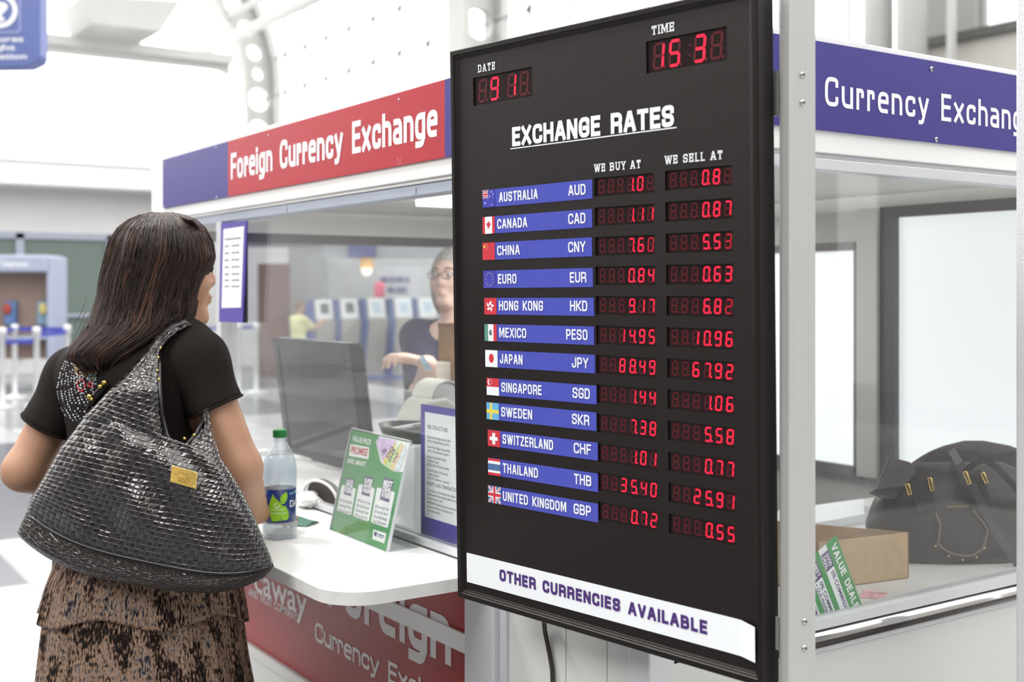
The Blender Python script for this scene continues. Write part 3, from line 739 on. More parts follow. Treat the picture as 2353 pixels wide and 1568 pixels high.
# ------------------------------------------------------------------ signs
m_sred = mat('sign_red', rgb(178, 22, 42), rough=.36, spec=.35, var=.03, scale=5)
m_sblu = mat('sign_blue', rgb(58, 50, 132), rough=.36, spec=.35, var=.03, scale=5)
m_let = mat('sign_letter_white', rgb(240, 240, 244), rough=.45, var=.01)
def fx(px, py=420, y=-.036): return ony(px, py, y).x
fs = thing('foreign_exchange_sign', 'long red sign reading Foreign Currency Exchange with blue ends over the front window', 'sign', (fx(700), -.03, 1.722))
fs.matrix_world = Matrix.Translation((0, 0, 0))
ZA, ZB = 1.7215, 1.877
MB().box(fx(374), fx(524), -.036, -.030, ZA, ZB).link('blue_end_panel', m_sblu, fs)
MB().box(fx(524), fx(1022), -.036, -.030, ZA, ZB).link('red_panel', m_sred, fs)
MB().box(fx(1022), -.02, -.036, -.030, ZA, ZB).link('blue_end_panel', m_sblu, fs)
F_ = (Vector((0, -.0366, 0)), X_, Z_)
zb = (ony(531, 412, -.036).z + ony(806, 356.5, -.036).z) / 2; cap = ony(531, 353, -.036).z - zb
tm = MB(); strokes(tm, 'Foreign Currency Exchange', fx(531), fx(1006), zb, cap, F_, wt=.185, aspect=.6, gap=.085, rnd=.34)
tm.link('lettering', m_let, fs)
for px, py in ((378, 375), (497, 340), (498, 455), (377, 477), (617, 312), (917, 230)):
    p = ony(px, py, -.036); MB().lathe([(.0032, 0), (.0026, .0015), (.0008, .002)], n=12).mesh(m_scr)
    mb = MB(); mb.ball((p.x, -.0362, p.z), (.0034, .0018, .0034), 10, 6); mb.link('screw', m_scr, fs, smooth=True)
# scuffs where the film has lifted
mb = MB()
for px, py, s in ((613, 432, .010), (917, 376, .016)):
    p = ony(px, py, -.0365)
    for k in range(7):
        a = random.uniform(-.5, 3.6); r = s * random.uniform(.5, 1); mb.add([(p.x, -.0364, p.z), (p.x + r * math.cos(a), -.0364, p.z + r * math.sin(a)), (p.x + r * math.cos(a + .12), -.0364, p.z + r * math.sin(a + .12))], [(0, 1, 2)])
mb.link('scuff', mat('scuff_pink', rgb(222, 150, 160), rough=.6), fs)

def sy_(px, py=250, x=.018): return onx(px, py, x).y
cs = thing('side_exchange_sign', 'blue sign reading Currency Exchange above the side window', 'sign')
MB().box(.012, .018, -.02, 1.25, 1.737, 1.893).link('blue_panel', m_sblu, cs)
R_ = (Vector((.0186, 0, 0)), Y_, Z_)
zb = onx(1897, 243, .018).z; cap = onx(1897, 175, .018).z - zb
tm = MB(); strokes(tm, 'Currency Exchange', sy_(1895), sy_(2157) + (sy_(2157) - sy_(1895)) * .965, zb, cap, R_, wt=.148, aspect=.75, gap=.17, rnd=.26)
tm.link('lettering', m_let, cs)
for px, py in ((2140, 159), (2151, 321)):
    p = onx(px, py, .018); s = MB().ball((.0185, p.y, p.z), (.003, .0052, .0052), 14, 8).link('screw', m_scr, cs, smooth=True)
    MB().box(.0212, .0217, p.y - .0018, p.y + .0018, p.z - .0018, p.z + .0018).link('screw_socket', m_seam, s)

# red banner under the counter
bn = thing('counter_banner', 'red ribbed banner with big white lettering under the white counter', 'sign')
zt, zl = .887, .476
mb = MB(); mb.box(-2.2, xp0 - .001, -.0065, -.004, zl, zt)
m_ban = bpy.data.materials.new('banner_red'); m_ban.use_nodes = True
n = m_ban.node_tree.nodes; l = m_ban.node_tree.links; b = n['Principled BSDF']
b.inputs['Base Color'].default_value = rgb(150, 14, 10) + (1,); b.inputs['Roughness'].default_value = .3; b.inputs['Specular IOR Level'].default_value = .3
tc = n.new('ShaderNodeTexCoord'); wv = n.new('ShaderNodeTexWave'); wv.bands_direction = 'Z'; wv.inputs['Scale'].default_value = 75; l.new(tc.outputs['Object'], wv.inputs['Vector'])
bp = n.new('ShaderNodeBump'); bp.inputs['Strength'].default_value = .25; bp.inputs['Distance'].default_value = .002; l.new(wv.outputs['Fac'], bp.inputs['Height']); l.new(bp.outputs['Normal'], b.inputs['Normal'])
mb.link('red_panel', m_ban, bn)
B_ = (Vector((0, -.0072, 0)), X_, Z_)
bx = lambda px, py=1450: ony(px, py, -.007).x
m_bl = mat('banner_letter', rgb(222, 218, 218), rough=.4, var=.02)
zb1 = ony(768, 1409, -.007).z; zb1 = (zb1 + ony(1037, 1521, -.007).z) / 2
tm = MB(); strokes(tm, 'Foreign', bx(753, 1400), bx(1037, 1500), zb1, .128, B_, wt=.185, aspect=.6, gap=.10, rnd=.34); tm.link('big_lettering', m_bl, bn)
zb2 = (ony(726, 1480, -.007).z + ony(888, 1557, -.007).z) / 2
tm = MB(); strokes(tm, 'Currency Exchange', bx(724, 1460), bx(724, 1460) + (bx(888, 1540) - bx(724, 1460)) * 1.98, zb2, ony(724, 1432, -.007).z - zb2 + .004, B_, wt=.17, aspect=.6, gap=.10, rnd=.34); tm.link('second_lettering', m_bl, bn)
zb3 = (ony(592, 1371, -.007).z + ony(686, 1400, -.007).z) / 2
tm = MB(); text(tm, 'caway', bx(585, 1370), bx(706, 1400), zb3, .072, B_, bold=.012); tm.link('name_lettering', m_bl, bn)
zb4 = (ony(640, 1400, -.007).z + ony(682, 1426, -.007).z) / 2
tm = MB(); text(tm, 'AND TRUST COMPANY', bx(572, 1390), bx(683, 1420), zb4 - .004, .021, B_, bold=.01); tm.link('small_lettering', m_bl, bn)
zs = ony(1000, 1450, -.01).z
MB().box(bx(840, 1390) - .2, xp0 - .001, -.012, -.0065, zs - .018, zs + .02).link('white_band', m_fas, bn)

# ------------------------------------------------------------------ counter shelf
sh = thing('counter_shelf', 'white laminate counter shelf with a rounded corner and pale metal edge', 'counter')
def shelf_outline(d):
    r = .09; x1, y0 = -.455 + d, -.345 - d; pts = [(-2.40, -.016), (-2.40, y0)]
    for i in range(13):
        a = -math.pi / 2 + math.pi / 2 * i / 12; pts.append((x1 - r + r * math.cos(a), y0 + r + r * math.sin(a)))
    return pts + [(x1, -.016)]
MB().prism([(x, y, .890) for x, y in shelf_outline(-.0015)], (0, 0, .0235)).link('top', mat('laminate_white', rgb(244, 244, 243), rough=.3, var=.008), sh)
ol = shelf_outline(0); inn = shelf_outline(-.0013); rs = []
for (x, y), (xi, yi) in zip(ol[1:], inn[1:]): rs.append([(x, y, .889), (x, y, .9128), (xi, yi, .9128), (xi, yi, .889)])
m_edge = mat('edge_band', rgb(222, 222, 220), rough=.35, var=.07, scale=22, stretch=(1, 1, .2))
MB().rings(rs).link('edge_band', m_edge, sh)
mb = MB(); mb.box(-.86, -.83, -.335, -.02, .878, .889); mb.box(-.86, -.83, -.03, -.0125, .80, .889); mb.link('bracket', m_fas, sh, bevel=.003)
mb = MB(); mb.box(-1.9, -1.87, -.3, -.02, .878, .889); mb.link('bracket', m_fas, sh, bevel=.003)
# ------------------------------------------------------------------ posts beside the board
sp = thing('support_post', 'slim aluminium post carrying the rate board at its right edge', 'post', (.31, -.02, 0)); sp.matrix_world = Matrix.Identity(4)
PX0, PX1, PY0, PY1 = .2972, .3214, -.045, .0075
prof = []
for i in range(7):
    a = math.pi + math.pi / 2 * i / 6; prof.append((PX0 + .012 + .012 * math.cos(a), PY0 + .012 + .012 * math.sin(a)))
prof += [(PX1 - .001, PY0), (PX1, PY0 + .001), (PX1, PY1), (PX0, PY1)]
MB().rings([[(x, y, z) for x, y in prof] for z in (0, 2.25)]).link('upright', mat('post_aluminium', rgb(188, 188, 186), rough=.42, metal=.2, var=.03, scale=20, stretch=(8, 8, .1)), sp)
for px, py in ((1843, 172), (1843, 236), (1848, 1428), (1848, 1490)):
    p = onx(px, py, PX1); b_ = MB().ball((PX1 + .0002, p.y, p.z), (.0034, .0048, .0048), 14, 8).link('bolt', m_scr, sp, smooth=True)
    MB().lathe([(.0019, 0), (.0019, .0006)], n=6).mesh(m_seam)
    mb = MB(); mb.prism([(PX1 + .0032, p.y + .002 * math.cos(k * math.pi / 3), p.z + .002 * math.sin(k * math.pi / 3)) for k in range(6)], (.0006, 0, 0)); mb.link('bolt_socket', m_seam, b_)
for z0, z1 in ((1.695, 1.757), (.955, 1.0)):
    mb = MB(); mb.box(.262, .2972, -.040, -.034, z0, z1); mb.box(.262, .268, -.058, -.034, z0, z1); mb.link('board_bracket', m_gry, sp)
wp = MB(); xw = ony(2332, 800, .49).x
wp.box(xw, xw + .12, .49, .64, 0, 2.4)
o = wp.link('painted_column', mat('textured_white_paint', rgb(222, 224, 228), rough=.7, var=.03, scale=260, bump=.5), bevel=.006)
tag(o, 'white rough painted column at the right edge of the side window', 'column')
# power lead hanging under the board
pts = [(1247, 1400, -.026), (1250, 1425, -.020), (1252, 1450, -.016), (1258, 1480, -.014), (1264, 1510, -.014), (1269, 1540, -.0135), (1270, 1568, -.0135), (1270, 1640, -.0135), (1268, 1800, -.0135)]
ctl = [ony(a, b, c) for a, b, c in pts]; ctl = [Vector((ctl[0].x, -.09, ctl[0].z + .03))] + ctl + [Vector((ctl[-1].x, -.0135, .01))]
o = MB().tube(ctl, .0042, 10).link('power_cable', mat('cable_black', rgb(52, 46, 40), rough=.5), smooth=True)
tag(o, 'black power cable hanging from the rate board over the white panel', 'cable')
# ------------------------------------------------------------------ things on the counter
def onplane(px, py, o, n):
    r = ray(px, py); return CAM + r * ((o - CAM).dot(n) / r.dot(n))
ZC = .9136
# water bottle
bc = onz(643, 1236, ZC)
bt_ = thing('water_bottle', 'clear plastic water bottle with a green cap and blue leaf label on the counter', 'bottle', bc)
m_pet = glass('clear_plastic', tint=(.93, .96, .98), refl=.09, haze=.24, rough=.06, hazecol=(.85, .9, .95))
m_wat = glass('water_in_bottle', tint=(.86, .91, .95), refl=.03, haze=.12, rough=.02, hazecol=(.82, .88, .93))
pr = [(.001, .004), (.020, .003), (.032, .0), (.0375, .008), (.0388, .022), (.0380, .033), (.0348, .0375), (.0346, .1100), (.0362, .114), (.0368, .128), (.0368, .150), (.0350, .166), (.0305, .181), (.0225, .196), (.0160, .207), (.0128, .213), (.0126, .221)]
mb = MB(); rs = []
for r, z in pr:
    ring = []
    for i in range(50):
        a = 2 * math.pi * i / 50; f = 1.0
        if z < .03: f = 1 - .10 * max(0, math.cos(5 * a)) * (1 - z / .03)
        zz = z + (.004 * max(0, math.cos(5 * a)) if z < .002 else 0)
        ring.append((r * f * math.cos(a), r * f * math.sin(a), zz))
    rs.append(ring)
mb.rings(rs, cap=True).link('bottle_body', m_pet, bt_, smooth=True)
MB().lathe([(.001, .006), (.030, .007), (.0362, .022), (.0330, .038), (.0330, .110), (.0350, .128), (.0350, .150), (.0330, .166), (.028, .180), (.001, .180)], n=40, cap=False).link('water', m_wat, bt_, smooth=True)
m_cap = mat('cap_green', rgb(28, 128, 62), rough=.4, var=.05)
mb = MB(); rs = []
for r, z in ((.0138, .2195), (.0148, .2205), (.0148, .2345), (.0138, .2365), (.002, .2368)):
    rs.append([((r + (.0004 if i % 2 and .2205 <= z <= .2345 else 0)) * math.cos(2 * math.pi * i / 60), (r + (.0004 if i % 2 and .2205 <= z <= .2345 else 0)) * math.sin(2 * math.pi * i / 60), z) for i in range(60)])
mb.rings(rs).link('cap', m_cap, bt_)
MB().lathe([(.0150, .2150), (.0152, .2168), (.0138, .2175)], n=32, cap=False).link('neck_ring', m_pet, bt_)
m_lab = mat('label_navy', rgb(22, 48, 116), rough=.3, var=.12, scale=40)
lab_ = MB().lathe([(.0350, .0385), (.0352, .0386), (.0352, .1095), (.0350, .1096)], n=48, cap=False).link('label_wrap', m_lab, bt_, smooth=True)
va = math.atan2(CAM.y - bc.y, CAM.x - bc.x)
def wrap(u, z, lift=.0004):
    a = va + u / .0352; r = .0352 + lift; return Vector((r * math.cos(a), r * math.sin(a), z))
def bl_(x, y):                                   # label artwork: crop offsets -> arc length and height
    s = (x - 377) / 4.61 * .94e-3; s = max(-.0345, min(.0345, s)); return .0352 * math.asin(s / .0352), .1095 - (y - 772) / 358 * .071
def decal(name, m_, pts, lift=.0004, n=6):
    P2 = [bl_(*p) for p in pts]; cx_ = sum(p[0] for p in P2) / len(P2); cz_ = sum(p[1] for p in P2) / len(P2); rs = []
    for k in range(n + 1):
        f = max(k / n, .01); rs.append([wrap(cx_ + (p[0] - cx_) * f, cz_ + (p[1] - cz_) * f, lift) for p in P2])
    return MB().rings(rs, cap=False).link(name, m_, lab_)
m_leaf = mat('leaf_lime', rgb(146, 200, 36), rough=.4, var=.08, scale=60)
decal('printed_leaf', m_leaf, [(305, 815), (330, 860), (380, 905), (440, 955), (468, 1015), (470, 1075), (455, 1100), (408, 1105), (370, 1045), (398, 1108), (340, 1112), (295, 1112), (278, 1050), (265, 990), (268, 930), (285, 870)])
decal('printed_leaf', m_leaf, [(448, 792), (457, 850), (442, 898), (414, 930), (388, 908), (378, 862), (398, 826)])
decal('printed_stripe', mat('label_teal', rgb(120, 196, 208), rough=.4), [(478, 815), (545, 800), (545, 818), (480, 832)])
def wtext(mb, body, x0, x1, base, cap, bold=0):
    v, f = font_mesh(body, bold); hv, _ = font_mesh('H', bold); hh = max(q[1] for q in hv); xa = min(q[0] for q in v); xb = max(q[0] for q in v); s = cap / hh
    k = (x1 - x0) / (xb - xa); mb.add([wrap(x0 + (q[0] - xa) * k, base + q[1] * s, .0009) for q in v], f)
tm = MB(); wtext(tm, 'DASANI', bl_(480, 900)[0], bl_(480, 900)[0] + .056, bl_(480, 965)[1], .0145, .01)
wtext(tm, 'plantbottle', bl_(285, 900)[0], bl_(420, 900)[0], bl_(285, 990)[1], .0028, .01); wtext(tm, 'up to 30% plant based', bl_(285, 900)[0], bl_(440, 900)[0], bl_(285, 1030)[1], .0028, .01)
tm.link('lettering', m_wht, lab_)
mb = MB()
for k in range(14):
    a = k / 14 * 2 * math.pi * .8; u, z = bl_(345 + 22 * math.cos(a), 940 + 24 * math.sin(a)); mb.add([wrap(u - .0009, z - .0009, .0009), wrap(u + .0009, z - .0009, .0009), wrap(u + .0009, z + .0009, .0009), wrap(u - .0009, z + .0009, .0009)], [(0, 1, 2, 3)])
mb.link('printed_ring', m_wht, lab_)

# acrylic stand and the flyer in it
A_, B_2 = onz(760.6, 1218, ZC), onz(889.6, 1269, ZC)
Rv = (B_2 - A_); Wf = Rv.length; Rv.normalize(); Nb = Vector((-Rv.y, Rv.x, 0)); Nb = Nb if Nb.y > 0 else -Nb
lean = .054; Hf = math.hypot(.2236, lean); Uv = (Nb * lean + Z_ * .2236).normalized(); Nf = Rv.cross(Uv)     # Nf faces the customer
m_acr = glass('clear_acrylic', tint=(.97, .985, .98), refl=.08, haze=.03)
hd = thing('sign_holder', 'clear acrylic L-shaped sign holder standing on the counter beside the bottle', 'sign holder', (A_ + B_2) / 2); hd.matrix_world = Matrix.Identity(4)
def slab(o, r, u, n, a0, a1, b0, b1, t0, t1):
    c = o + r * (a0 + a1) / 2 + u * (b0 + b1) / 2 + n * (t0 + t1) / 2
    mb = MB(); mb.obox(c, r * (a1 - a0) / 2, u * (b1 - b0) / 2, n * (t1 - t0) / 2); return mb
slab(A_, Rv, Uv, Nf, -.002, Wf + .002, 0, Hf + .002, .0016, .0036).link('front_sheet', m_acr, hd)
slab(A_, Rv, Uv, Nf, -.002, Wf + .002, 0, Hf + .002, -.0030, -.0010).link('back_sheet', m_acr, hd)
slab(A_, Rv, Nb, Z_, -.002, Wf + .002, 0, .075, .0, .0022).link('foot', m_acr, hd)
m_ae = mat('acrylic_edge', rgb(214, 220, 222), rough=.25, var=.03)
mb = MB()
for a0, a1, b0, b1 in ((Wf + .002, Wf + .0032, 0, Hf), (-.0032, -.002, 0, Hf), (-.002, Wf + .002, Hf + .002, Hf + .0032)): 
    q = slab(A_, Rv, Uv, Nf, a0, a1, b0, b1, -.003, .0036); mb.add(q.v, q.f)
mb.link('polished_edge', m_ae, hd)
flr = thing('promotion_flyer', 'green promotion flyer with three offer cards inside the acrylic holder', 'flyer', (A_ + B_2) / 2); flr.matrix_world = Matrix.Identity(4)
m_fg = mat('flyer_green', rgb(62, 148, 74), rough=.35, var=.05, scale=12)
slab(A_, Rv, Uv, Nf, 0, Wf, .001, Hf, -.0006, .0006).link('sheet', m_fg, flr)
CPX = lambda x, y: (x / 4.6125 + 740, y / 4.6125 + 960)
def fuv(x, y, k=0):
    p = onplane(*CPX(x, y), A_ + Nf * .0008, Nf) + Nf * (.00012 * k); return p
def fpoly(mb, pts, k=1): mb.add([fuv(x, y, k) for x, y in pts], [tuple(range(len(pts)))])
def ftext(mb, body, xy0, xy1, cap, bold=0, k=3):
    p, q = fuv(*xy0, k), fuv(*xy1, k); r = (q - p); w = r.length; r.normalize(); text(mb, body, 0, w, 0, cap, (p, r, Nf.cross(r)), bold)
m_fw = mat('flyer_white', rgb(240, 241, 242), rough=.4, var=.01); m_ft = mat('flyer_purple', rgb(92, 72, 120), rough=.4, var=.05); m_fk = mat('flyer_grey_text', rgb(96, 98, 104), rough=.5); m_fr = mat('flyer_red', rgb(196, 36, 52), rough=.4)
mb = MB(); ftext(mb, 'VALUE PACK', (318, 247), (518, 296), .0125, .03); ftext(mb, 'SAFE. SMART.', (264, 478), (465, 524), .0105, .03); mb.link('heading', m_fw, flr)
pb = MB(); fpoly(pb, [(300, 280), (502, 315), (492, 442), (285, 405)]); o_ = pb.link('promise_box', m_fw, flr)
mb = MB(); ftext(mb, 'PROMISE', (300, 378), (478, 412), .0165, .025); mb.link('lettering', m_fr, o_)
notes = [('note_lilac', (214, 190, 224), [(600, 205), (790, 246), (640, 470), (570, 262)]), ('note_yellow', (232, 212, 92), [(785, 262), (800, 250), (770, 330), (665, 505), (645, 470)]), ('note_green', (196, 220, 150), [(835, 262), (845, 300), (715, 545), (668, 500)]),
         ('note_orange', (240, 210, 170), [(850, 262), (872, 300), (765, 570), (718, 540)]), ('note_blue', (214, 226, 236), [(888, 270), (893, 330), (820, 580), (765, 560)]), ('note_white', (238, 236, 230), [(930, 290), (900, 350), (855, 575), (822, 575)])]
mb = MB(); fpoly(mb, [(570, 255), (612, 196), (930, 268), (938, 300), (868, 574), (820, 580), (764, 572), (716, 546), (664, 510), (622, 470)], 0); mb.link('banknote_picture', m_fw, flr)
for i, (nm_, c_, pts) in enumerate(notes):
    mb = MB(); fpoly(mb, pts, 1 + i % 5); o_ = mb.link('banknote_picture', mat(nm_, rgb(*c_), rough=.4, var=.2, scale=90), flr)
mb = MB()
for (a, b, c_) in (((640, 400), (690, 350), '5'), ((690, 440), (760, 330), '00'), ((720, 480), (780, 350), '00'), ((765, 490), (815, 390), '00')): ftext(mb, c_, a, b, .010, 0, 8)
mb.link('banknote_figures', m_ft, flr)
cards = [([(222, 712), (350, 750), (360, 762), (310, 1026), (298, 1033), (165, 988), (158, 976), (208, 722)], [(262, 632), (343, 655), (308, 835), (232, 810)], ('QUICK', 'STOP', '$200'), (258, 700), (330, 716), 46, ['Fee Free Buy Back', 'Exchange Rate', 'Discount'], (188, 885), (318, 918)),
         ([(402, 706), (548, 745), (560, 760), (500, 1090), (486, 1100), (338, 1048), (330, 1034), (390, 715)], [(455, 618), (545, 640), (505, 840), (418, 815)], ('SUPER', 'SAVER', '$500'), (452, 690), (535, 706), 52, ['$0 Service Fee', '$0 Fee Buy Back', 'Exchange Rate', 'Discount'], (375, 890), (508, 925)),
         ([(598, 742), (758, 785), (771, 800), (700, 1160), (686, 1170), (530, 1116), (520, 1100), (582, 752)], [(660, 630), (758, 660), (712, 900), (612, 870)], ('BEST', 'DEAL', '$1000'), (652, 720), (745, 742), 62, ['$0 Service Fee', '$0 Fee Buy Back', 'Best Exchange', 'Rate Discount'], (565, 955), (706, 990))]
for card, tab, words, t0, t1, dy, lines, l0, l1 in cards:
    mb = MB(); fpoly(mb, card, 2); c_ = mb.link('offer_card', m_fw, flr)
    mb = MB(); fpoly(mb, tab, 4); mb.link('tab', m_ft, c_)
    mb = MB()
    for i, w_ in enumerate(words): ftext(mb, w_, (t0[0] - i * dy * .18, t0[1] + i * dy), (t1[0] - i * dy * .18, t1[1] + i * dy), .0095 if dy < 60 else .0115, .03, 7)
    mb.link('tab_lettering', m_fw, c_)
    mb = MB()
    for i, w_ in enumerate(lines): ftext(mb, w_, (l0[0] - i * 9, l0[1] + i * 52), (l1[0] - i * 9, l1[1] + i * 52), .0062, 0, 4)
    mb.link('small_lettering', m_fk, c_)
mb = MB()
for i in range(6): 
    y = 1062 + i * 24 + (8 if i else 0); mb.add([fuv(140 - i * 3, y, 2), fuv(508 + (10 if i else -10), y + 118 - i, 2), fuv(508 + (10 if i else -10), y + 122 - i, 2), fuv(140 - i * 3, y + 4, 2)], [(0, 1, 2, 3)])
mb.link('fine_print', mat('flyer_pale_green', rgb(150, 200, 150), rough=.4), flr)
mb = MB(); fpoly(mb, [(545, 1185), (683, 1228), (660, 1335), (533, 1290)], 2); lg = mb.link('logo_box', m_fw, flr)
mb = MB(); fpoly(mb, [(558, 1208), (586, 1216), (578, 1262), (552, 1252)], 4); fpoly(mb, [(592, 1232), (662, 1254), (660, 1266), (590, 1244)], 4); fpoly(mb, [(592, 1256), (650, 1274), (648, 1282), (590, 1264)], 4); mb.link('logo', mat('logo_navy', rgb(52, 60, 110), rough=.4), lg)

# crumpled napkin and folded green notes between bottle and window
p0 = onz(706, 1166, ZC); mb = MB(); rs = []
for k in range(9):
    a = math.pi * k / 8; q = max(math.sin(a), .02); rs.append([(p0.x + .045 * q * math.cos(t) * (1 + .25 * math.sin(3 * t + k * 1.7)), p0.y + .035 * q * math.sin(t) * (1 + .25 * math.cos(4 * t + k)), ZC + .019 - .018 * math.cos(a) * (1 + .2 * math.sin(5 * t + k))) for t in np.linspace(0, 2 * math.pi, 22, endpoint=False)])
o_ = MB().rings(rs).link('paper_napkin', mat('napkin_white', rgb(236, 236, 236), rough=.8, bump=.3)); tag(o_, 'crumpled white paper napkin behind the water bottle at the window sill', 'napkin')
p1 = onz(672, 1203, ZC); r1 = Vector((.8, .55, 0)).normalized(); n1 = Vector((-r1.y, r1.x, 0)); mb = MB(); rs = []
for k in range(10):
    s = -.055 + .11 * k / 9; h = .004 + .010 * math.sin(math.pi * k / 9) ** 2; rs.append([p1 + r1 * s + n1 * w + Z_ * (h * (1 - (w / .04) ** 2) + b_) for w, b_ in ((-.03, 0), (-.015, .003), (0, .005), (.015, .003), (.03, 0), (.02, -.0015), (0, -.0015), (-.02, -.0015))])
for r in rs:
    for i in range(len(r)): r[i] = Vector((r[i].x, r[i].y, max(r[i].z, ZC + .0004)))
o_ = MB().rings(rs).link('folded_banknotes', mat('banknote_green', rgb(74, 122, 104), rough=.6, var=.3, scale=120)); tag(o_, 'folded green banknotes lying behind the water bottle', 'banknotes')

# ------------------------------------------------------------------ notices on the front window
m_np = mat('notice_purple', rgb(74, 58, 158), rough=.35, var=.03); m_ns = mat('notice_sheet', rgb(240, 242, 244), rough=.45, var=.01); m_nt = mat('notice_text', rgb(104, 106, 116), rough=.6)
fe = thing('fee_notice', 'purple framed fee structure notice inside the front window', 'notice'); yn = .010
xl = ony(967, 1000, yn).x; zt_, zb_ = ony(967, 928.5, yn).z, ony(967, 1232, yn).z
MB().box(xl, xl + .23, yn, yn + .0015, zb_, zt_).link('backing', m_np, fe)
xi = ony(977, 1000, yn).x; zi0, zi1 = ony(977, 1187, yn).z, ony(977, 947, yn).z
MB().box(xi, xl + .218, yn - .0006, yn, zi0, zi1).link('sheet', m_ns, fe)
NF = (Vector((0, yn - .0009, 0)), X_, Z_)
cq = lambda x, y: ony(x / 3.337 + 560, y / 3.337 + 850, yn)
mb = MB(); a = cq(1412, 452); text(mb, 'FEE STRUCTURE', a.x, a.x + .083, a.z, .0085, NF, .012)
a2 = cq(1404, 880); text(mb, 'CREDIT CARD TRANSACTIONS', a2.x, a2.x + .135, a2.z, .0078, NF, .006)
def para(y, lines):
    for i, w_ in enumerate(lines):
        p = cq(1410, y + i * 30); text(mb, w_, a.x, a.x + .0029 * len(w_) * .9, p.z, .0052, NF)
para(522, ['Service Fee: Foreign Currency (Sell)', '$4.95 or 2% (whichever is greater)']); para(597, ['Service Fee: Foreign Currency (Buy)', '$4.95 or 2% (whichever is greater)'])
para(672, ['Service Fee: Buy/Sell Foreign', 'Travellers Cheques', '$4.95 or 2% (whichever is greater)']); para(775, ['Service Fee: Buy / Sell Domestic', 'Travellers Cheques', '$4.95 or 2% (whichever is greater)'])
para(928, ['These may incur a Cash Advance fee and other', 'additional service fees may be applied to your', 'transaction by your bank']); para(1022, ['REMINDER: Most banks increase are covered for', 'the purchase. Please bring enough cash to', 'avoid disappointment.'])
mb.link('lettering', m_nt, fe)
hn = thing('hanging_notice', 'narrow blue notice with a white price sheet hung on the window post', 'notice'); yh = -.034
qh = [ony(*p, yh) for p in ((508, 513), (567, 507), (557, 742), (503, 740))]
MB().prism([qh[3], qh[2], qh[1], qh[0]], (0, .004, 0)).link('board', m_np, hn)
qs = [ony(*p, yh - .0006) for p in ((513.5, 527), (560.5, 520), (553.5, 707), (509, 708))]
sh_ = MB().prism([qs[3], qs[2], qs[1], qs[0]], (0, .0005, 0)).link('price_sheet', m_ns, hn)
mb = MB()
for k, y in enumerate((552, 568, 584, 600, 616, 632, 646, 660)):
    q = ony(516, y, yh - .001); w = ony(555, y, yh - .001).x - q.x
    for u0, u1 in (((0, .95),) if k == 0 else ((0, .26), (.42, .62), (.65, .86))):          # print too small to read: fine grey bars
        mb.box(q.x + w * u0, q.x + w * u1, yh - .0011, yh - .0007, q.z, q.z + .0034)
mb.link('lettering', m_nt, sh_)
c0, c1 = ony(557, 700, -.026), ony(566.5, 742, -.026)
MB().box(c0.x, c1.x, -.029, -.022, c1.z, ony(562, 540, -.026).z).link('black_backing', mat('backing_black', rgb(30, 28, 30), rough=.5), hn)

# ------------------------------------------------------------------ inside the booth
m_mon = mat('monitor_black', rgb(22, 20, 24), rough=.10, spec=.5, var=.1)
mo = thing('desk_monitor', 'large glossy black monitor tilted towards the front window inside the booth', 'monitor'); 
c_tl, c_tr = ony(628, 785, .34), ony(803, 778, .34); zt_ = (c_tl.z + c_tr.z) / 2; zb_ = .905; xa_, xb_ = c_tl.x, c_tr.x; dy = .05
def monq(u, v, t): return Vector((xa_ + (xb_ - xa_) * u, .34 + dy * (1 - v) + t, zb_ + (zt_ - zb_) * v))
mb = MB(); mb.prism([monq(0, 0, 0), monq(1, 0, 0), monq(1, 1, 0), monq(0, 1, 0)], (0, .05, .0)); mb.link('case', m_mon, mo, bevel=.012, seg=3)
mb = MB()
for u0, u1, v0, v1 in ((0, 1, .93, 1), (0, .06, 0, 1), (.94, 1, 0, 1), (0, 1, 0, .05)): mb.prism([monq(u0, v0, -.004), monq(u1, v0, -.004), monq(u1, v1, -.004), monq(u0, v1, -.004)], (0, .004, 0))
mb.link('bezel', mat('bezel_dark', rgb(30, 30, 38), rough=.35), mo)
m_mg = mat('monitor_grey', rgb(128, 126, 126), rough=.3, var=.05)
xc = (xa_ + xb_) / 2
mb = MB(); mb.box(xc - .05, xc + .05, .43, .46, .90, 1.08); mb.link('stand', m_mg, mo, bevel=.005)
rs = []
for z, s in ((.8855, 1), (.896, .98), (.905, .8)): rs.append([(xc + .17 * s * math.cos(a), (.45) + .07 * s * math.sin(a), z) for a in np.linspace(0, 2 * math.pi, 28, endpoint=False)])
MB().rings(rs).link('base', m_mg, mo, smooth=False)
# grey riser with the things on it
m_ris = mat('riser_grey', rgb(196, 195, 192), rough=.5, var=.03)
xr0 = -1.99
zr = ony(1030, 906, .68).z
o_ = MB().box(xr0, -.80, .64, .805, 0, zr).link('grey_cabinet', m_ris, bevel=.004); tag(o_, 'grey cabinet inside the booth under the brown paper bag', 'cabinet')
pbg = thing('paper_bag', 'tall brown paper bag standing on the grey cabinet inside the booth', 'bag')
xg = ony(1004, 800, .70).x; zg = ony(1020, 742, .72).z; m_kr = mat('kraft_paper', rgb(176, 138, 92), rough=.7, var=.06, scale=14)
mb = MB(); W_ = .20; D_ = .095; y0 = .705
for (xa1, ya1, xb1, yb1) in ((xg, y0, xg + W_, y0), (xg + W_, y0, xg + W_, y0 + D_), (xg + W_, y0 + D_, xg, y0 + D_), (xg, y0 + D_, xg, y0)):
    d = Vector((xb1 - xa1, yb1 - ya1, 0)).normalized(); nn = Vector((-d.y, d.x, 0)) * .0012
    a_, b_ = Vector((xa1, ya1, zr)), Vector((xb1, yb1, zr)); mb.prism([a_, b_, b_ + Z_ * (zg - zr), a_ + Z_ * (zg - zr)], nn)
